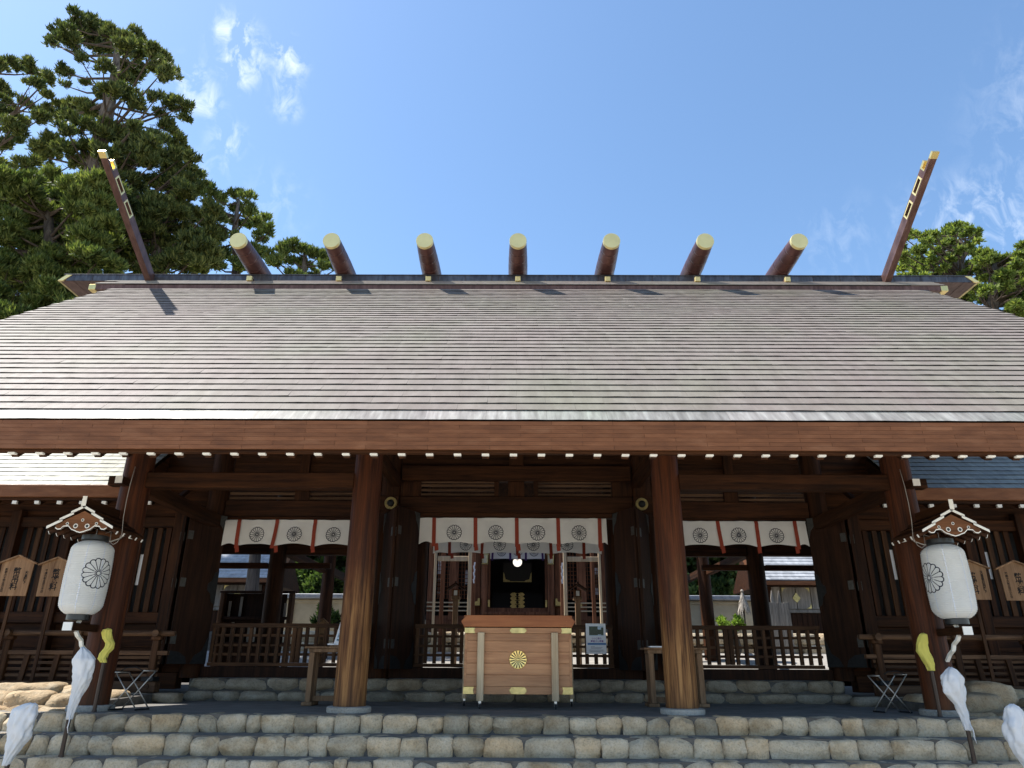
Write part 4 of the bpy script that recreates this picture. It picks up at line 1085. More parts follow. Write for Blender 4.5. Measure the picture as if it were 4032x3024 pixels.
# ------------------------------------------------------------------ wooden offering plaques
def plaque(label, x, y, zbase, z0, z1, hw, main, left, right, lean=0.0):
    e = empty('wooden_plaque', (x, y, zbase), label, 'plaque', 'handwritten wooden plaques behind the railings')
    hw2 = hw*.94
    bd = MB().prism([(x-hw2, z0), (x+hw2, z0), (x+hw, z1), (x, z1+hw*.40), (x-hw, z1)], y, y+.022).obj('board', PLAQ, e, bevel=.003)
    for q in (-1, 1): MB().bar((x, y+.005, z1+hw*.40+.012), (x+q*hw*1.22, y+.005, z1-hw*.10+.012), .075, .026, (0, 0, 1)).obj('cap_board', PLAQ, e, bevel=.003)
    MB().box(x-.028, x+.028, y+.024, y+.052, zbase, z1-.05).obj('post', SLAT, e, bevel=.003)
    H = z1-z0
    if main: text_mesh(main, H*.25, INK, 'main_lettering', e, ((x+hw*.05, y-.0015, z0+H*.50), (1, 0, 0), (0, 0, 1)), True, .90, bold=.0022)
    if right: text_mesh(right, H*.105, INK, 'side_lettering', e, ((x+hw*.66, y-.0015, z0+H*.55), (1, 0, 0), (0, 0, 1)), True, .95, bold=.0015)
    if left: text_mesh(left, H*.085, INK, 'side_lettering', e, ((x-hw*.62, y-.0015, z0+H*.47), (1, 0, 0), (0, 0, 1)), True, .95, bold=.0012)
    return e
plaque('reddish wooden plaque with brushed characters at the far left', -8.46, 12.25, .15, 1.61, 2.15, .275, '幣帛料', '昭和六十年五月五日', '天皇陛下')
plaque('wooden plaque with brushed characters beside the left paper lantern', -7.79, 12.25, .15, 1.605, 2.13, .255, '幣饌料', '平成六年五月三十日', '兵庫県行幸啓')
pr1 = at(3400+960/2.304, 1880+860/2.304, 12.25); pr2 = at(3400+1340/2.304, 1880+860/2.304, 12.25)
plaque('wooden plaque half hidden behind the right paper lantern', pr1.x+.02, 12.25, .15, 1.62, 2.14, .27, '幣饌料', '平成二十年十月', '天皇皇后両陛下')
plaque('wooden plaque with brushed characters at the far right', pr2.x+.08, 12.25, .15, 1.61, 2.13, .28, '幣饌料', '平成十八年五月三十日', '天皇陛下')

# ------------------------------------------------------------------ little side tables
def side_table(label, x0, x1, y, top):
    e = empty('side_table', ((x0+x1)/2, y, 0), label, 'table', 'narrow porch tables')
    boxo('table_top', TABLEW, e, x0, x1, y-.20, y+.20, top-.03, top)
    boxo('apron', TABLEW, e, x0+.06, x1-.06, y-.16, y+.16, top-.085, top-.031)
    for xs in (x0+.07, x1-.15):
        for k_ in range(4): boxo('leg_slat', TABLEW, e, xs, xs+.08, y-.155+k_*.085, y-.155+k_*.085+.055, .05, top-.086, .004)
        boxo('foot', TABLEW, e, xs-.04, xs+.12, y-.20, y+.20, 0.0, .05, .006)
    boxo('stretcher', TABLEW, e, x0+.151, x1-.151, y-.03, y+.03, .055, .13, .004)
    return e
side_table('narrow wooden table beside the left inner column', -3.23, -2.30, 11.72, .83)
side_table('narrow wooden table beside the right inner column', 1.98, 2.95, 11.85, .84)
lf = empty('leaflet_stand', (-2.72, 11.7, .83), 'card display of printed pictures on the left table', 'display card')
MB().box(-2.86, -2.50, 11.60, 11.80, .831, .851).obj('stand_base', TABLEW, lf, bevel=.003)
a_, b_ = (11.62, .853), (11.72, 1.21)
MB().add([(-2.82, a_[0], a_[1]), (-2.50, a_[0], a_[1]), (-2.50, b_[0], b_[1]), (-2.76, b_[0], b_[1]), (-2.82, a_[0]+.012, a_[1]), (-2.50, a_[0]+.012, a_[1]), (-2.50, b_[0]+.012, b_[1]), (-2.76, b_[0]+.012, b_[1])],
         [(0, 1, 2, 3), (7, 6, 5, 4), (0, 4, 5, 1), (1, 5, 6, 2), (2, 6, 7, 3), (3, 7, 4, 0)]).obj('card', SHEETW, lf)
def card(u0, u1, v0, v1, m, nm):
    def P(u, v): return (-2.82+.06*v + u*(.32-.06*v), a_[0]+(b_[0]-a_[0])*v-.003, a_[1]+(b_[1]-a_[1])*v)
    MB().quad(P(u0, v0), P(u1, v0), P(u1, v1), P(u0, v1)).obj(nm, m, lf, fix=False)
card(.08, .95, .62, .82, PSKY, 'picture'); card(.08, .95, .64, .72, PGREEN, 'picture'); card(.08, .95, .15, .50, PSKY, 'picture'); card(.10, .95, .32, .44, PGREEN, 'picture'); card(.1, .5, .18, .24, PGREEN, 'picture')
card(.2, .9, .89, .92, PGREY, 'heading')
MB().box(-2.905, -2.80, 11.60, 11.64, .853, .872).obj('pen_holder', SHEETW, lf)
bk = empty('booklet', (2.18, 11.8, .84), 'white booklet lying on the right table', 'booklet')
MB().box(2.08, 2.32, 11.68, 11.84, .8415, .858).obj('pages', SHEETW, bk, bevel=.002); MB().box(2.078, 2.322, 11.678, 11.842, .8585, .862).obj('cover', SHEETW, bk)

# ------------------------------------------------------------------ folding racks
def rack(label, o_, ax, ay):
    e = empty('folding_rack', o_, label, 'folding rack', 'folding metal racks')
    O = Vector(o_); ax, ay = Vector(ax), Vector(ay)
    def P(u, v, z): return O + ax*u*.84 + ay*v*.75 + Vector((0, 0, z*.97))
    for v in (0, .28):
        MB().tube([P(0, v, .012), P(.42, v, .50)], .009, 8).obj('crossed_leg', CHROME, e, smooth=True)
        MB().tube([P(.40, v+.012, .012), P(.0, v+.012, .48)], .009, 8).obj('crossed_leg', CHROME, e, smooth=True)
    for u, z in ((0, .012), (.40, .012), (.42, .50), (0, .48)):
        MB().tube([P(u, -.01, z), P(u, .30, z)], .010, 8).obj('cross_rod', IRON if z < .1 else CHROME, e, smooth=True)
    MB().tube([P(.42, 0, .50), P(.30, 0, .545), P(.16, 0, .54), P(.08, 0, .50)], .007, 6).obj('handle', IRON, e, smooth=True)
    return e
rack('folding metal rack standing by the left outer column', (-5.32, 10.12, 0), (.98, .15, 0), (.35, .93, 0))
rack('folding metal rack standing by the right outer column', (5.0, 10.55, 0), (.97, -.2, 0), (-.25, .95, 0))

# ------------------------------------------------------------------ wrapped poles
def wrapped(label, base, z_bot, blobs, m, grp, tail=True, seed=0, pole_top=None):
    bx_, by_, bz_ = base
    e = empty('wrapped_pole', base, label, 'wrapped pole', grp)
    auto_smooth(MB().lathe((bx_, by_, 0), [(.024, bz_), (.024, z_bot+.1)], 14).obj('shaft', POLEM, e))
    MB().lathe((bx_, by_, 0), [(.032, bz_), (.028, bz_+.03)], 14).obj('ferrule', POLEM, e)
    # cloth bag: lofted rings following blobs (dx, z, rx, ry), pleated and creased
    n = 40; prof = []
    bl = np.array(blobs); zs = bl[:, 1]
    M_ = 46; mb = MB(); o3 = Vector((seed*7.1, 3.3*seed, 1.7))
    for i in range(M_+1):
        z = zs[0] + (zs[-1]-zs[0])*i/M_
        dx, rx, ry = (np.interp(z, zs, bl[:, c_]) for c_ in (0, 2, 3)); rx *= 1.22; ry *= 1.22
        for j in range(n):
            a = 2*math.pi*j/n
            fold = .94 + .20*(abs(math.sin(2.5*a + z*7 + seed)) - .5) + .10*(abs(math.sin(4.5*a - z*11)) - .5) + .05*math.sin(11*a - z*23) + .20*mnoise.noise(Vector((math.cos(a)*2.2, math.sin(a)*2.2, z*7)) + o3) + .10*mnoise.noise(Vector((math.cos(a)*5, math.sin(a)*5, z*20)) + o3)
            mb.v.append((bx_+dx+rx*fold*math.cos(a), by_+ry*fold*math.sin(a), z + .012*mnoise.noise(Vector((a*2, z*9, seed)))))
    for i in range(M_):
        for j in range(n): mb.f.append((i*n+j, i*n+(j+1) % n, (i+1)*n+(j+1) % n, (i+1)*n+j))
    mb.f.append(tuple(reversed(range(n)))); mb.f.append(tuple(M_*n+j for j in range(n)))
    mb.obj('cloth_wrap', m, e, smooth=True, fix=False)
    if tail: MB().tube([(bx_+.02, by_-.03, z_bot+.05), (bx_+.035, by_-.045, z_bot-.03), (bx_+.03, by_-.045, z_bot-.09), (bx_+.045, by_-.04, z_bot-.15)], [.008, .006, .007, .004], 6).obj('tie_string', m, e, smooth=True)
GW, GY = 'poles wrapped in white cloth', 'poles wrapped in yellow film'
wrapped('tall thin pole wrapped in white cloth in front of the left outer column', (-5.12, 8.92, -.41), -.01, [(0, -.02, .028, .028), (.01, .10, .036, .036), (.035, .25, .050, .05), (.055, .42, .085, .07), (.04, .52, .092, .075), (.03, .62, .10, .08), (.01, .70, .055, .05), (-.02, .755, .012, .012)], WRAPW, GW, seed=1)
wrapped('short pole wrapped in crumpled white cloth at the bottom left corner', (-5.42, 8.48, -.62), -.42, [(-.02, -.44, .028, .028), (.0, -.36, .04, .04), (.02, -.28, .065, .06), (.05, -.16, .09, .08), (.045, -.04, .105, .085), (.05, .05, .115, .085), (.06, .11, .10, .07), (.10, .155, .06, .04), (.12, .17, .02, .02)], WRAPW, GW, False, seed=2)
wrapped('tall thin pole wrapped in white cloth in front of the right outer column', (5.13, 8.92, -.41), -.06, [(0, -.08, .028, .028), (-.01, .08, .038, .036), (-.035, .20, .05, .05), (-.07, .32, .095, .075), (-.065, .42, .10, .08), (-.05, .50, .088, .07), (-.045, .555, .05, .045), (-.05, .585, .012, .012)], WRAPW, GW, seed=3)
wrapped('short pole wrapped in crumpled white cloth at the bottom right corner', (5.45, 8.48, -.62), -.46, [(.03, -.48, .035, .035), (.0, -.38, .05, .045), (-.03, -.26, .085, .07), (-.05, -.12, .105, .085), (-.04, .0, .115, .09), (-.03, .10, .085, .07), (-.035, .18, .06, .05), (-.04, .215, .015, .015)], WRAPW, GW, False, seed=4)
wrapped('dark pole with yellow film wrapped top beside the left outer column', (-5.36, 9.86, 0), .58, [(-.005, .585, .03, .03), (-.035, .63, .042, .04), (-.02, .70, .046, .042), (.025, .76, .046, .042), (.03, .82, .044, .04), (-.02, .88, .046, .042), (-.04, .95, .05, .042), (-.035, .99, .042, .04), (-.03, 1.005, .015, .015)], WRAPY, GY, False, seed=5)
wrapped('dark pole with yellow film wrapped top beside the right outer column', (5.36, 9.86, 0), .54, [(.0, .54, .034, .034), (-.005, .62, .048, .045), (-.03, .70, .058, .05), (-.06, .78, .062, .05), (-.055, .86, .058, .05), (-.03, .93, .05, .045), (-.012, .98, .04, .04), (-.01, .995, .014, .014)], WRAPY, GY, False, seed=6)

# ------------------------------------------------------------------ courtyard behind the hall
cf = MB().add([(-30, 19.0, .31), (30, 19.0, .31), (30, 21.9, .90), (-30, 21.9, .90), (30, 34, 1.05), (-30, 34, 1.05), (30, 19.0, -.5), (-30, 19.0, -.5)],
              [(0, 1, 2, 3), (3, 2, 4, 5), (0, 7, 6, 1)]).obj('courtyard_ground', COURT); cf['kind'] = 'structure'
# inner stone terrace with separate blocks
tw = empty('inner_stone_terrace', (0, 22.2, .8), 'grey dressed stone terrace wall in the courtyard behind the lattice', 'stone wall')
MB().box(-12, 12, 22.35, 24, .8, 1.45).obj('terrace_core', MORTAR, tw)
for z0, z1 in ((.86, 1.16), (1.16, 1.46)):
    x = -9.0
    while x < 9.0:
        wd = random.uniform(.5, .95); put_stone(S_FRONT, tw, x, x+wd, 22.2, z0, z1, .3, jitter=False); x += wd
# paired rear columns of the next covered way
cw = empty('covered_way', (0, 21, .7), 'dark timber columns and beams of the covered way behind the hall', 'building')
for s in (-1, 1):
    auto_smooth(MB().lathe((s*5.42, 21.0, 0), [(.185, .6), (.18, 2.0), (.17, 4.2)], 24).obj('column', WOOD_Z, cw))
    boxo('tie_beam', WOOD_Y, cw, s*5.42-.07, s*5.42+.07, 21.2, 23.6, 3.0, 3.2)
    boxo('tie_beam', WOOD_X, cw, min(s*5.24, s*2.6), max(s*5.24, s*2.6), 20.93, 21.07, 3.62, 3.85)

# inner sanctuary, glimpsed through the centre doorway
sn = empty('inner_sanctuary', (0, 25, 1.0), 'inner sanctuary with dark room, timber posts and gilt fittings behind the offering box', 'building')
def sb(nm, m, x0, x1, y0, y1, z0, z1, bevel=.006, par=None): return boxo(nm, m, par or sn, x0, x1, y0, y1, z0, z1, bevel)
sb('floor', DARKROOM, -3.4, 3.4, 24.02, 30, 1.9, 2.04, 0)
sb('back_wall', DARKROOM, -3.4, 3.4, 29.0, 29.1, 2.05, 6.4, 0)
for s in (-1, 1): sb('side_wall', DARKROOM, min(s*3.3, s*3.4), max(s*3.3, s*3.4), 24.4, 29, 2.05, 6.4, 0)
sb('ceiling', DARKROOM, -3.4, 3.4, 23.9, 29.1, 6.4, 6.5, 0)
MB().prism([(22.6, 5.6), (26.5, 8.4), (30.5, 5.6), (30.5, 5.4), (26.5, 8.1), (22.6, 5.4)], -4.6, 4.6, 'X').obj('roof', INROOF, sn)
sb('lintel', REDW, -3.2, 3.2, 23.94, 24.10, 4.36, 4.66)
sb('step_board', REDW, -1.06, 1.17, 23.70, 23.98, 2.045, 2.135); sb('step_board', REDW, -.94, 1.05, 23.985, 24.2, 2.14, 2.275)
sb('front_skirt', REDW, -2.9, 2.9, 23.99, 24.06, 1.46, 2.03)
for s in (-1, 1):
    xo = .055
    auto_smooth(MB().lathe((xo + s*1.085, 23.86, 0), [(.115, 1.46), (.112, 3), (.108, 4.6)], 20).obj('column', REDW, sn))
    sb('door_jamb', REDW, min(xo+s*.90, xo+s*.965), max(xo+s*.90, xo+s*.965), 23.98, 24.08, 2.28, 4.36, .003)
    for (x0, x1) in ((1.22, 1.42), (1.95, 2.25), (2.75, 2.95)): sb('wall_post', REDW, min(xo+s*x0, xo+s*x1), max(xo+s*x0, xo+s*x1), 23.97, 24.09, 1.9, 4.36)
    for x in (1.44, 1.54, 1.64, 1.74, 1.84, 2.30, 2.40, 2.50, 2.60, 2.70): sb('grille_bar', REDW, xo+s*x-.012, xo+s*x+.012, 24.0, 24.03, 2.55, 4.35, .001)
    for k in range(15): 
        sb('grille_rail', REDW, min(xo+s*1.42, xo+s*1.95), max(xo+s*1.42, xo+s*1.95), 24.031, 24.05, 2.56+k*.125, 2.58+k*.125, .001)
        sb('grille_rail', REDW, min(xo+s*2.25, xo+s*2.75), max(xo+s*2.25, xo+s*2.75), 24.031, 24.05, 2.56+k*.125, 2.58+k*.125, .001)
    for k in range(4):
        z = random.uniform(2.7, 3.4); x = xo+s*random.choice((1.5, 1.7, 2.4, 2.6)); MB().box(x-.07, x+.07, 24.3, 24.31, z, z+.45).obj('paper_slip', SHEETW, sn)
    for k in range(3): sb('lower_rail', HINOKI, min(xo+s*1.42, xo+s*2.95), max(xo+s*1.42, xo+s*2.95), 23.93, 23.965, 2.16+k*.125, 2.20+k*.125, .003)
    for (xf, zf) in ((.93, 2.30), (1.25, 2.33), (1.92, 2.33)):
        MB().prism([(xo+s*(xf-.03), zf), (xo+s*(xf+.18 if xf > 1 else xf+.03), zf), (xo+s*(xf+.15 if xf > 1 else xf+.03), zf+.11), (xo+s*(xf+.04), zf+.13), (xo+s*(xf+.03), zf+.22), (xo+s*(xf-.03), zf+.22)], 23.72 if xf > 1 and xf < 1.3 else 23.95, 23.96).obj('gilt_fitting', BRASS, sn)
    # new pale posts in front
    for x, w_ in ((1.405, .10), (2.43, .07)): sb('pale_post', HINOKI, xo*.8+s*x-w_/2, xo*.8+s*x+w_/2, 21.4, 21.5, .85, 4.3)
    sb('pale_rail', HINOKI, min(xo+s*1.46, xo+s*2.38), max(xo+s*1.46, xo+s*2.38), 21.42, 21.48, 3.42, 3.56)
    for x in (1.34, 2.28): sb('inner_post', REDW, xo+s*x-.055, xo+s*x+.055, 22.02, 22.12, .9, 4.3)
    # zigzag paper streamer
    mb = MB()
    for k in range(6): mb.add([(xo+s*1.33+(-.03 if k % 2 else .0), 21.98-.004*k, 3.46-k*.10), (xo+s*1.33+(.02 if k % 2 else .05), 21.98-.004*k, 3.46-k*.10), (xo+s*1.33+(.03 if k % 2 else .03), 21.98-.004*k, 3.34-k*.10), (xo+s*1.33-.01, 21.98-.004*k, 3.34-k*.10)], [(0, 1, 2, 3)])
    mb.obj('paper_streamer', SHEETW, sn, fix=False)
    # hanging gilt lantern
    hl = empty('hanging_lantern', (xo+s*1.07, 23.55, 3.6), 'small gilt hanging lantern on the %s of the inner room' % ('left' if s < 0 else 'right'), 'lantern', 'gilt hanging lanterns')
    hx = xo+s*1.07
    auto_smooth(MB().lathe((hx, 23.55, 0), [(.11, 3.60), (.11, 3.63), (.075, 3.635)], 6).obj('base', BRASS, hl), 20)
    MB().lathe((hx, 23.55, 0), [(.070, 3.636), (.088, 3.90)], 6).obj('glass', plain('frosted lantern pane', (.55, .52, .42), .5) if s < 0 else bpy.data.materials['frosted lantern pane'], hl)
    MB().lathe((hx, 23.55, 0), [(.13, 3.905), (.11, 3.95), (.03, 4.03), (.02, 4.08)], 6).obj('cap', BRASS, hl)
    for k in range(6):
        a = math.pi/3*k; MB().tube([(hx+.082*math.cos(a), 23.55+.082*math.sin(a), 3.63), (hx+.1*math.cos(a), 23.55+.1*math.sin(a), 3.91)], .008, 5).obj('rib', BRASS, hl)
    MB().tube([(hx, 23.55, 4.08), (hx, 23.55, 4.4)], .006, 5).obj('chain', BRASS, hl)
    # wooden lamp post in front
    lx = s*1.655+.02
    lp = empty('wooden_lamp_post', (lx, 20.0, .5), 'wooden lamp post with small gabled roof on the %s before the inner sanctuary' % ('left' if s < 0 else 'right'), 'lamp post', 'wooden lamp posts')
    boxo('post', TABLEW, lp, lx-.068, lx+.068, 19.93, 20.07, .45, 2.20); boxo('collar', TABLEW, lp, lx-.12, lx+.12, 19.88, 20.12, 2.205, 2.285)
    boxo('lamp_box', BRACK, lp, lx-.10, lx+.10, 19.9, 20.1, 2.288, 2.47); boxo('lamp_pane', STEEL, lp, lx-.045, lx+.045, 19.892, 19.899, 2.31, 2.44, 0)
    for q in (-1, 1): MB().bar((lx-q*.01, 20, 2.63), (lx+q*.25, 20, 2.46), .42, .035, (0, 0, 1)).obj('lamp_roof', WOOD_Y, lp)
    MB().box(lx-.02, lx+.02, 19.76, 20.24, 2.62, 2.67).obj('lamp_ridge', WOOD_Y, lp)
# altar stairs with gilt plates, hanging board and mirror
al = empty('gilt_altar_stairs', (.055, 26.3, 2.04), 'dark altar stairs with four tiers of ornate gilt plates in the inner room', 'altar')
for k in range(4):
    y = 26.0+.25*k; z0 = 2.41+.152*k
    MB().box(-.85, .96, y, y+.26, 2.05, z0+.135).obj('stair_tread', DARKROOM, al)
    zc = z0+.066; pts = [(.055+a*.265, zc+b*.07) for a, b in ((-1, 0), (-.85, .6), (-.7, .95), (-.35, 1), (-.28, .72), (.28, .72), (.35, 1), (.7, .95), (.85, .6), (1, 0), (.85, -.6), (.7, -.95), (.35, -1), (.28, -.72), (-.28, -.72), (-.35, -1), (-.7, -.95), (-.85, -.6))]
    gp = MB().prism(pts, y-.012, y-.001).obj('gilt_plate', BRASS, al)
    auto_smooth(MB().lathe((.055, 0, zc), [(.05, y-.012), (.045, y-.03), (.02, y-.038)], 12, 'Y').obj('plate_boss', IRON, gp))
hb = empty('framed_altar_board', (.055, 26.8, 3.2), 'dark board with gilt corner mounts below the round mirror', 'altar board')
MB().box(-.47, .58, 27.0, 27.05, 3.42, 4.1).obj('board', BLACK, hb)
for q in (-1, 1): MB().prism([(.055+q*.525, 3.42), (.055+q*.25, 3.42), (.055+q*.30, 3.46), (.055+q*.44, 3.50), (.055+q*.49, 3.70), (.055+q*.525, 3.75)], 26.985, 26.998).obj('corner_mount', BRASS, hb)
MB().box(-.47, .58, 26.97, 26.998, 3.40, 3.425).obj('frame_strip', BRASS, hb)
mi = empty('round_mirror', (.055, 26.6, 4.0), 'round sacred mirror shining in the dark inner room', 'mirror')
M0 = plain('polished mirror', (.95, .95, .95), .04, 1.0)
mdl = MB().lathe((0, 0, 0), [(.165, 0), (.165, -.02)], 40, 'Y').obj('mirror_disc', M0, mi, at=(0, 0, 0)); 
mdl.location = (.055, 26.6, 4.07); mdl.rotation_euler = (R(7.4), 0, 0); mdl.matrix_parent_inverse = Matrix.Translation(-mi.location)
rim = MB().lathe((0, 0, 0), [(.175, .03), (.19, .0), (.175, -.022), (.167, -.018)], 40, 'Y', cap=False).obj('mirror_rim', BLACK, mi); rim.location = mdl.location; rim.rotation_euler = mdl.rotation_euler

# storehouses left and right of the court
def store(s, label):
    e = empty('court_storehouse', (s*10, 25, 1.0), label, 'building', 'storehouses in the courtyard')
    def q(nm, m, x0, x1, y0, y1, z0, z1, bevel=.006): return boxo(nm, m, e, min(s*x0, s*x1), max(s*x0, s*x1), y0, y1, z0, z1, bevel)
    rfm = MB().prism([(24.0, 3.13), (25.6, 4.40), (27.2, 3.13), (27.2, 3.02), (24.15, 3.02)], s*8.05, s*14, 'X').obj('roof', WOOD_X, e)
    for k in range(11):
        a = R(38.5); y0 = 23.93+k*.19*math.cos(a); z0 = 3.24-.06+k*.19*math.sin(a)
        MB().add([(s*7.98, y0, z0), (s*14, y0, z0), (s*14, y0, z0+.03), (s*7.98, y0, z0+.03), (s*7.98, y0+.16, z0+.115), (s*14, y0+.16, z0+.115), (s*14, y0+.16, z0+.135), (s*7.98, y0+.16, z0+.135)],
                 [(0, 1, 2, 3), (3, 2, 6, 7), (0, 4, 5, 1), (0, 3, 7, 4), (1, 5, 6, 2)]).obj('roof_course', INROOF, rfm)
    q('fascia', FASC, 8.0, 14, 23.95, 24.05, 3.04, 3.17)
    MB().prism([(23.9, 2.95), (23.98, 3.30), (25.6, 4.60), (25.6, 4.34), (24.12, 2.95)], s*7.90, s*7.98, 'X').obj('barge_board', FASC, e)
    q('corner_post', WOOD_Z, 8.22, 8.48, 24.45, 24.7, 1.3, 3.05); q('wall', CREAM, 8.2, 14, 24.62, 24.66, 1.3, 3.05, 0)
    for x in (8.85, 9.34, 9.83): 
        dl = q('door_leaf', GREYW, x+.012, x+.478, 24.55, 24.60, 2.32, 3.02)
    q('door_sill', GREYW, 8.6, 11, 24.5, 24.62, 2.2, 2.3); q('side_post', GREYW, 8.52, 8.80, 24.5, 24.6, 1.4, 3.05)
    for k in range(14): q('skirt_board', WOOD_Z, 8.6+k*.17, 8.76+k*.17, 24.56, 24.60, 1.35, 2.19, .003)
    gx = s*9.34
    for ax, az in ((1, 1), (1, -1), (-1, 1), (-1, -1)):
        x = gx+ax*.46; z = 2.67+az*.33; MB().prism([(x, z), (x-ax*.16, z), (x-ax*.05, z-az*.05), (x, z-az*.16)], 24.535, 24.548).obj('gilt_corner', BRASS, e)
    MB().prism([(gx, 2.52), (gx+.08, 2.60), (gx+.13, 2.67), (gx+.08, 2.74), (gx, 2.84), (gx-.08, 2.74), (gx-.13, 2.67), (gx-.08, 2.60)], 24.53, 24.548).obj('gilt_lozenge', BRASS, e)
    return e
store(-1, 'small storehouse with grey roof and gilt mounted doors in the left court'); store(1, 'small storehouse with grey roof and gilt mounted doors in the right court')
# plastered precinct wall
for s in (-1, 1):
    pw_ = empty('plaster_wall', (s*8, 30, 1.0), 'cream plastered precinct wall at the back of the %s court' % ('left' if s < 0 else 'right'), 'wall', 'precinct walls')
    boxo('wall_face', CREAM, pw_, min(s*3.6, s*16), max(s*3.6, s*16), 30.0, 30.3, 1.0, 3.0, 0)
    for k in range(6): boxo('wall_post', CREAM, pw_, s*(4.6+k*1.5)-.10, s*(4.6+k*1.5)+.10, 29.93, 30.0, 1.0, 3.0, .01)
    boxo('wall_coping', INROOF, pw_, min(s*3.6, s*16), max(s*3.6, s*16), 29.75, 30.55, 3.02, 3.20, .02)
    boxo('wall_rail', CREAM, pw_, min(s*3.6, s*16), max(s*3.6, s*16), 29.95, 30.0, 2.86, 2.98, .005)
# left court: trunk, fortune rack, small plaque
ct = empty('courtyard_trunk', (-7.95, 22, .8), 'bare grey tree trunk rising in the left court', 'tree')
MB().tube([(-7.92, 22, .8), (-7.94, 22, 2.6), (-7.99, 22, 3.8), (-8.05, 22, 6.5), (-8.0, 22, 9)], [.24, .20, .165, .15, .10], 14).obj('trunk', BARK, ct, smooth=True)
fr_ = empty('notice_rack', (-6.8, 19.2, .35), 'dark timber rack holding pale slips behind the left lattice', 'rack')
boxo('rack_top', DOOR, fr_, -7.7, -5.75, 19.05, 19.3, 2.28, 2.33); boxo('rack_back', DOOR, fr_, -7.6, -6.0, 19.25, 19.29, .4, 2.27)
for z in (1.62, 1.0): boxo('rack_rail', DOOR, fr_, -7.65, -5.85, 19.08, 19.24, z, z+.07)
for x in (-7.62, -5.84): boxo('rack_post', LATT_Z, fr_, x-.05, x+.05, 19.05, 19.28, .33, 2.275)
for k in range(11):
    x = -7.45+k*.145; z = random.choice((1.70, 1.70, 1.08)); MB().box(x-.035, x+.035, 19.20, 19.21, z, z+random.uniform(.25, .5)).obj('pale_slip', GREYW, fr_)
sp_ = empty('small_signboard', (-4.02, 15.5, .34), 'tiny gabled signboard with brushed characters behind the left lattice', 'signboard')
MB().prism([(-4.10, .4), (-3.94, .4), (-3.94, 1.36), (-4.02, 1.43), (-4.10, 1.36)], 15.5, 15.52).obj('board', PLAQ, sp_)
for q in (-1, 1): MB().bar((-4.02, 15.5, 1.455), (-4.02+q*.12, 15.5, 1.36), .06, .02, (0, 0, 1)).obj('cap_board', PLAQ, sp_)
text_mesh('献備品奉納', .075, INK, 'lettering', sp_, ((-4.02, 15.498, .98), (1, 0, 0), (0, 0, 1)), True, 1.0)
# right court: straw whisk on a pole and slatted guard
wh = empty('straw_whisk', (6.76, 22, .9), 'grey straw whisk like a shaggy cone on a thin pole in the right court', 'straw whisk')
MB().tube([(6.76, 22, .9), (6.77, 22, 2.62)], .022, 8).obj('pole', POLEM, wh, smooth=True)
mb = MB()
for k in range(420):
    a = random.uniform(0, 2*math.pi); t0 = random.uniform(0, .75); r0 = .02+.17*t0; z0 = 2.62-.58*t0; L = random.uniform(.14, .26)
    p = Vector((6.77+r0*math.cos(a), 22+r0*math.sin(a), z0)); q = p + Vector((.06*math.cos(a)+random.uniform(-.02, .02), .06*math.sin(a), -L)); w_ = Vector((-math.sin(a), math.cos(a), 0))*.014
    mb.add([p-w_, p+w_, q+w_*.4, q-w_*.4], [(0, 1, 2, 3)])
mb.obj('straw', STRAW, wh, fix=False, kind='stuff'); auto_smooth(MB().lathe((6.77, 22, 0), [(.03, 2.60), (.045, 2.66), (.02, 2.70)], 10).obj('knot', STRAW, wh))
sg = empty('slatted_guard', (7.8, 22, .9), 'silvery upright boards forming a square guard with pointed stakes in the right court', 'tree guard')
for k in range(7): boxo('board', GREYW, sg, 7.50+k*.086, 7.58+k*.086, 21.9, 21.92, .9, 2.31+random.uniform(-.01, .02), .002)
for k in range(4): boxo('board', GREYW, sg, 7.46, 7.48, 21.9+k*.09, 21.98+k*.09, .9, 2.31, .002)
for x in (7.69, 7.90): MB().add([(x-.045, 22.1, .9), (x+.045, 22.1, .9), (x+.045, 22.1, 2.45), (x, 22.1, 2.68), (x-.045, 22.1, 2.45), (x-.045, 22.14, .9), (x+.045, 22.14, .9), (x+.045, 22.14, 2.45), (x, 22.14, 2.68), (x-.045, 22.14, 2.45)], [(0, 1, 2, 3, 4), (9, 8, 7, 6, 5)] + [(i, (i+1) % 5, 5+(i+1) % 5, 5+i) for i in range(5)]).obj('stake', GREYW, sg)

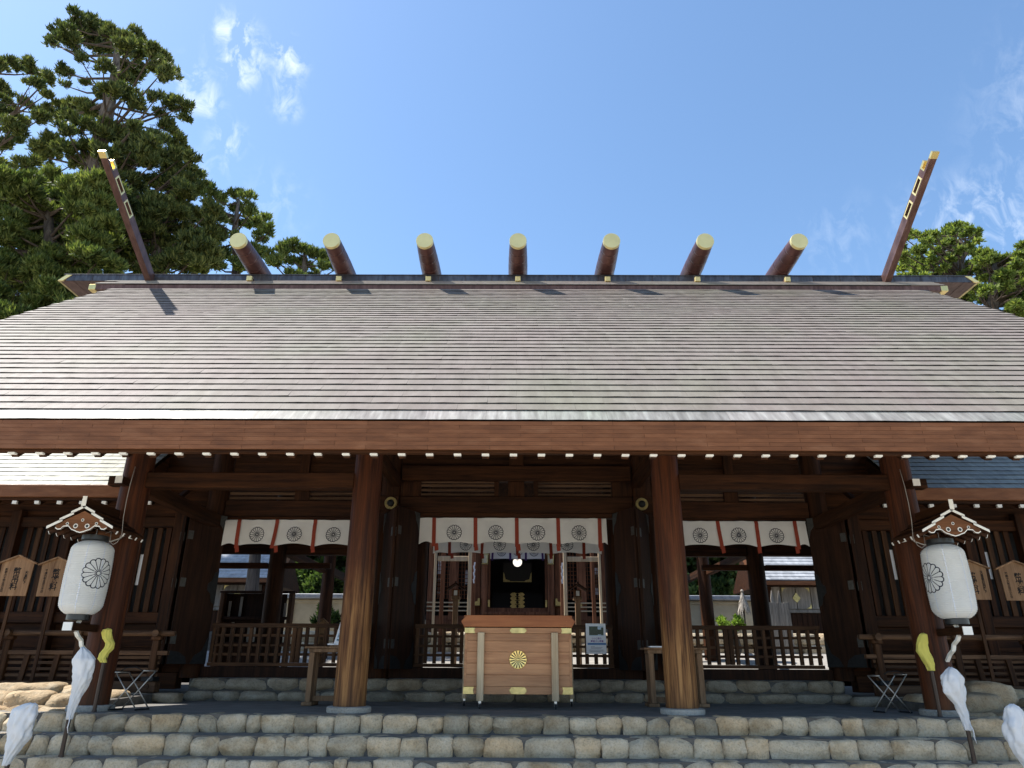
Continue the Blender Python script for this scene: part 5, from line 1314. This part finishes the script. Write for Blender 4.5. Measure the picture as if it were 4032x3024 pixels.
# ------------------------------------------------------------------ vegetation
def tufts(centres, blade_len, blade_w, per_m2, up=.7, blades=7, seed=1, fill=.35, spread=.9, droop=0.0, nseg=1):
    r_ = np.random.default_rng(seed); V = []; F = []
    cnt = 0
    cs = []
    for (c, rad) in centres:
        m_ = max(3, int(r_.integers(5, 9))); c = np.array(c)
        for q in range(m_):
            off = np.clip(r_.normal(size=3), -1.25, 1.25)*rad*np.array([.52, .52, .34]); sr = rad*r_.uniform(.24, .50)
            n = max(5, int(per_m2*sr*sr*12.57))
            u = r_.normal(size=(n, 3)); u[:, 2] = np.abs(u[:, 2])*1.1 - .35; u /= np.linalg.norm(u, axis=1)[:, None]
            rr = sr*np.where(r_.random(n) < fill, r_.random(n)**.5, .70+.55*r_.random(n)**2)[:, None]
            P = c + off + u*rr*np.array([1.15, 1.15, .75])
            D = u*(1-up) + np.array([0, 0, up]); D /= np.linalg.norm(D, axis=1)[:, None]
            cs.append((P, D))
    P = np.concatenate([a for a, b in cs]); D = np.concatenate([b for a, b in cs]); n = len(P)
    for b in range(blades):
        d = D + r_.normal(size=(n, 3))*spread*.5; d[:, 2] -= droop; d /= np.linalg.norm(d, axis=1)[:, None]
        s_ = np.cross(d, r_.normal(size=(n, 3))); s_ /= np.linalg.norm(s_, axis=1)[:, None]
        L = blade_len*(.6+.8*r_.random(n))[:, None]; W = blade_w*(.6+.7*r_.random(n))[:, None]
        o = P + r_.normal(size=(n, 3))*blade_len*.12
        a_ = o - s_*W*.35; b_ = o + s_*W*.35; m1 = o + d*L*.55 + s_*W*.8; m2 = o + d*L*.55 - s_*W*.8; tip = o + d*L + np.array([0, 0, .10])*L
        k = len(V)*5
        V.append(np.stack([a_, b_, m1, tip, m2], 1).reshape(-1, 3))
    V = np.concatenate(V); nq = len(V)//5
    idx = np.arange(nq*5).reshape(nq, 5)
    return V, idx
def mesh_np(name, V, idx, m, parent):
    me = bpy.data.meshes.new(name); nq, k = idx.shape
    me.vertices.add(len(V)); me.vertices.foreach_set('co', V.astype(np.float32).ravel())
    me.loops.add(nq*k); me.loops.foreach_set('vertex_index', idx.astype(np.int32).ravel())
    me.polygons.add(nq); me.polygons.foreach_set('loop_start', np.arange(0, nq*k, k, dtype=np.int32)); me.polygons.foreach_set('loop_total', np.full(nq, k, dtype=np.int32))
    me.update(); me.validate(); me.materials.append(m)
    o = bpy.data.objects.new(name, me); link(o, parent); return o
def tree(label, trunk_pts, trunk_r, clumps, m, seed, group, blade=(.34, .05), dens=26, up=.7, branches=True, spread=.9, blades=7, droop=0, name='conifer_tree', fill=.35):
    base = trunk_pts[0]
    e = empty(name, base, label, 'tree', group); r_ = random.Random(seed)
    MB().tube(trunk_pts, trunk_r, 12).obj('trunk', BARK, e, smooth=True)
    if branches:
        mb = MB(); tp = [Vector(p) for p in trunk_pts]
        for c, rad in clumps:
            c = Vector(c); zb = c.z - r_.uniform(.25, .8)*max(1.0, (Vector((c.x, c.y, 0))-Vector((tp[-1].x, tp[-1].y, 0))).length*.6)
            zb = min(max(zb, tp[0].z+1), tp[-1].z-.2)
            for a, b in zip(tp[:-1], tp[1:]):
                if a.z <= zb <= b.z: t = (zb-a.z)/(b.z-a.z); s0 = a.lerp(b, t); break
            else: s0 = tp[-1]
            L = (c-s0).length; mid = s0.lerp(c, .55) - Vector((0, 0, .08*L)) + Vector((r_.uniform(-.1, .1)*L*.4, r_.uniform(-.1, .1)*L*.4, 0))
            mb.tube([s0, mid, c, c+Vector((0, 0, rad*.4))], [.030+.012*L, .022+.008*L, .016, .006], 5, False)
            for _ in range(4):
                k = s0.lerp(c, r_.uniform(.55, 1.0)); e_ = k + Vector((r_.uniform(-1, 1), r_.uniform(-1, 1), r_.uniform(-.3, .8)))*rad*1.05
                mb.tube([k, k.lerp(e_, .5)+Vector((0, 0, -.04)), e_], [.014, .010, .004], 4, False)
        mb.obj('branches', LIMB, e, smooth=True, fix=False)
    V, idx = tufts(clumps, blade[0], blade[1], dens, up, blades, seed, fill, spread, droop)
    mesh_np('crown', V, idx, m, e)
    return e
def clumps_px(lst, scale, ox, oy, Y, dj, seed, fat=.80):
    r_ = random.Random(seed); outp = []
    for (x, y, r) in lst:
        Yk = Y + r_.uniform(-dj, dj); p = at(ox + x/scale, oy + y/scale, Yk)
        dist = (p - Vector((0, 0, CAM_H))).length; pr = r/scale/FPX*dist*fat
        outp.append((tuple(p), pr))
    return outp
T1 = [(350,120,62),(430,130,62),(500,170,72),(570,140,50),(620,190,66),(690,200,48),(350,185,56),(300,140,40),(420,215,55),(560,240,58),(640,260,58),(700,275,58),(770,260,48),(820,300,42),(750,335,56),(810,370,52),(862,370,38),(690,360,56),(600,315,48),(262,218,30),(405,300,32),
 (520,335,36),(620,425,46),(560,470,46),(640,480,56),(700,540,46),(780,500,42),(860,520,46),(920,540,46),(925,590,28),(800,570,36),(335,370,38),(325,430,18),(430,420,20),(500,480,26),(250,210,22),
 (300,560,56),(360,565,56),(430,570,56),(480,565,46),(400,640,66),(480,650,56),(550,620,48),(330,650,46),(250,745,64),(330,765,56),(220,790,54),(420,765,54),(560,690,46),(640,665,56),(700,685,56),(780,695,56),(850,660,36),(838,632,32),(890,672,26),(650,745,56),(740,765,66),(820,765,66),(890,745,52),(900,805,52),(960,805,36),(960,865,46),(1005,885,34),(850,850,66),(760,830,56),(680,820,56),(600,780,40),(500,760,40)]
T1 += [(x, y, 66) for x, y in ((560,900),(660,900),(760,920),(860,930),(930,960),(700,1000),(800,1030),(900,1040),(620,980))]
T1 += [(x, y, 60) for x, y in ((600,700),(520,820),(600,850),(700,760),(450,850),(930,900),(1000,960))]
T0 = [(60,330,42),(130,340,46),(190,370,55),(240,400,44),(150,430,46),(230,480,30),(0,340,30),(30,470,36),(50,520,46),(120,520,36),(30,580,38),(110,610,46),(60,640,56),(30,740,46),(200,600,36),(250,575,40),(140,830,54),(100,860,46),(380,820,44),(60,700,36),(-60,420,60),(-80,560,60),(-100,700,70),(10,830,44)]
T4 = [(x + random.Random(x*y).uniform(-18, 18), y, 74) for x in range(-60, 560, 92) for y in range(940, 1680, 92)]
T5 = [(x + random.Random(x*y+1).uniform(-18, 18), y, 70) for x in range(500, 1090, 88) for y in range(1080, 1420, 85)]
T2 = [(1180,990,46),(1240,1000,42),(1200,1060,52),(1262,1072,46),(1110,1015,44),(1060,965,42),(1140,1105,46),(1210,1130,46),(1280,1130,42),(1332,1108,40),(1352,1168,36),(1300,1195,38),(1108,1180,50),(1050,1090,44),(1180,1220,50),(1250,1260,46),(1140,1290,52),(1060,1230,50),(1090,1340,52),(1210,1340,50),(1300,1280,44),(1050,1030,36)]
T3 = [(1420,1262,44),(1480,1252,50),(1545,1272,52),(1605,1292,50),(1440,1325,48),(1530,1345,52),(1622,1352,50),(1662,1322,40),(1380,1330,44),(1695,1350,36),(1350,1290,36),(1480,1390,50),(1580,1400,50)]
S = 1.2764
GL = 'conifers behind the left end of the roof'
p = lambda x, y, Y: at(x/S, y/S, Y)
def trunk_px(pts, Y): 
    L = [p(x, y, Y) for x, y in pts]; b = L[0]; return [Vector((b.x+.4, Y, .5))] + L
cl = clumps_px([(x, y+14 if y < 200 else y, r) for x, y, r in T1], S, 0, 0, 25, 2.4, 11, .86)
tree('tallest cedar with a flat topped crown and grey trunk at the upper left', trunk_px([(470,900),(500,720),(540,560),(575,400),(590,250),(560,150)], 25), [.62, .42, .34, .28, .20, .12, .05], cl, CEDARL, 21, GL, (.20, .034), 75)
cl = clumps_px(T0, S, 0, 0, 27, 2.2, 12)
tree('cedar with separate foliage pads cut by the left edge of the photo', trunk_px([(-60,1000),(-70,700),(-60,500),(-40,330)], 27), [.5, .3, .22, .15, .06], cl, CEDARL, 22, GL, (.20, .034), 75)
cl = clumps_px(T4, S, 0, 0, 22.5, 1.8, 13, 1.0)
tree('dense cedar mass standing lowest at the left behind the roof end', trunk_px([(260,1500),(250,1200),(240,1000)], 22.5), [.4, .3, .2, .1], cl, CYPL, 23, GL, (.20, .034), 75, .6)
cl = clumps_px(T5, S, 0, 0, 24.5, 1.8, 14, 1.0)
tree('dark cedar behind the left finial beside the tallest cedar', trunk_px([(780,1400),(790,1200),(790,1080)], 24.5), [.35, .25, .2, .1], cl, CEDARL, 24, GL, (.20, .034), 75)
cl = clumps_px(T2, S, 0, 0, 25.5, 1.4, 15)
tree('rounded conifer just left of the first ridge billet', trunk_px([(1190,1350),(1180,1150),(1200,1000)], 25.5), [.25, .18, .12, .05], cl, CYPL, 25, GL, (.19, .032), 80)
cl = clumps_px(T3, S, 0, 0, 25.5, 1.2, 16)
tree('low bushy conifer between the first and second ridge billets', trunk_px([(1530,1420),(1530,1330),(1530,1270)], 25.5), [.2, .14, .1, .05], cl, CYPL, 26, GL, (.19, .032), 80)
# right: feathery cypresses
R1 = [(300,270,70),(400,290,50),(350,340,55),(250,360,45),(440,320,35),(560,340,70),(640,330,70),(740,300,65),(600,420,70),(700,400,70),(560,500,50),(440,540,70),(400,580,50),(520,560,50),(880,300,50),(960,200,60),(1050,170,65),(1120,150,45),(1050,260,70),(1150,230,60),(1240,200,60),(1300,230,60),(1400,290,60),(1430,410,50),(1350,350,60),(1230,300,55),(960,420,80),(1060,450,70),(1150,480,60),(1300,470,55),(1100,560,70),(980,540,60),(860,470,50),(820,580,60),(720,560,60),(1000,640,60),(1150,640,55),(1280,600,60),(1400,600,70),(1440,580,50),(700,690,80),(820,720,90),(950,740,90),(1060,720,80),(600,750,70),(480,690,50),(320,690,60),(220,720,60),(400,740,70),(300,800,80),(200,840,70),(420,850,70),(560,850,70),(700,830,80),(850,850,80),(1000,870,90),(1150,850,80),(1250,800,80),(240,600,35),(230,500,30)]
R2 = [(1560,600,50),(1620,620,30),(1420,720,80),(1540,720,90),(1660,700,80),(1760,690,70),(1850,690,70),(1940,680,60),(2060,640,70),(2120,480,60),(2150,600,70),(2200,700,90),(1450,850,100),(1600,850,110),(1750,820,100),(1880,820,100),(2000,780,90),(2120,800,100),(1480,1000,110),(1640,1000,110),(1800,980,110),(1950,950,110),(2100,960,110),(1250,950,80),(1330,1150,90),(1450,1180,110),(1600,1160,110),(1750,1140,110),(1900,1120,110),(2050,1120,110),(1500,1320,100),(1650,1320,110),(1800,1300,110),(1950,1280,110),(2100,1280,110),(1900,1460,90),(2050,1440,110),(2200,1400,110),(2250,900,110),(2300,600,100)]
R1 += [(x, y, 95) for x in range(250, 1300, 150) for y in (980, 1130, 1280)]
R2 += [(x, y, 110) for x in range(2250, 2900, 150) for y in range(640, 1500, 150)] + [(x, 1580, 120) for x in range(1350, 2900, 170)]
S2 = 4.047
GR = 'cypresses behind the right end of the roof'
def trunk2(pts, Y):
    L = [at(3500+x/S2, 850+y/S2, Y) for x, y in pts]; return [Vector((L[0].x, Y, .5))] + L
cl = clumps_px(R1, S2, 3500, 850, 27, 1.6, 17)
tree('feathery cypress with open crown right of the right finial', trunk2([(1120,900),(1150,700),(1170,480),(1100,250)], 27), [.35, .2, .14, .10, .03], cl, CYPR, 27, GR, (.17, .045), 95, .12, True, 1.0, 7, .1, fill=.5)
cl = clumps_px(R2, S2, 3500, 850, 25.5, 1.6, 18)
tree('denser cypress group mass at the right edge behind the ridge end', trunk2([(1640,1500),(1660,1000),(1700,700)], 25.5), [.35, .25, .16, .06], cl, CYPR, 28, GR, (.17, .045), 95, .15, True, 1.0, 7, .1, fill=.5)
# trees beyond the precinct wall
def bush(label, x, y, z, n, spread_, rad, m, seed, trunk=True, dens=30, blade=(.22, .09), name='broadleaf_tree', cat='tree', grp='trees beyond the precinct wall'):
    r_ = random.Random(seed); cl = []
    for k in range(n): cl.append(((x+r_.uniform(-1, 1)*spread_[0], y+r_.uniform(-1, 1)*spread_[1], z+r_.uniform(-1, 1)*spread_[2]), rad*r_.uniform(.7, 1.2)))
    e = tree(label, [Vector((x, y, .9)), Vector((x+.1, y, z*.6)), Vector((x, y, z))], [.18, .13, .06], cl, m, seed, grp, blade, dens, .2, True, 1.2, 5, .1, name, .6)
    e['category'] = cat; return e
bush('leafy tree above the precinct wall in the left court, nearer the left column', -9.0, 33, 5.4, 44, (1.8, 1.0, 2.6), .95, BUSHL, 41)
bush('leafy tree above the precinct wall seen beside the left inner column', -6.2, 33.5, 5.4, 44, (1.8, 1.0, 2.6), .95, BUSHL, 42)
bush('leafy tree above the precinct wall seen beside the right inner column', 6.8, 33, 5.4, 46, (1.9, 1.0, 2.6), .95, BUSHL, 43)
bush('leafy tree above the precinct wall behind the straw whisk', 10.0, 33.5, 5.4, 44, (1.9, 1.0, 2.6), .95, BUSHL, 44)
sh = bush('bright green maple seedling catching sun behind the right lattice', 5.95, 20.6, 1.68, 9, (.35, .2, .14), .13, MAPLE, 45, True, 160, (.09, .035), 'maple_sapling', 'shrub', None)
sh2 = bush('thin leafy shrub in front of the cream wall behind the left lattice', -6.3, 26.0, 2.1, 10, (.7, .3, .6), .16, BUSHL, 46, True, 40, (.16, .05), 'court_shrub', 'shrub', None)
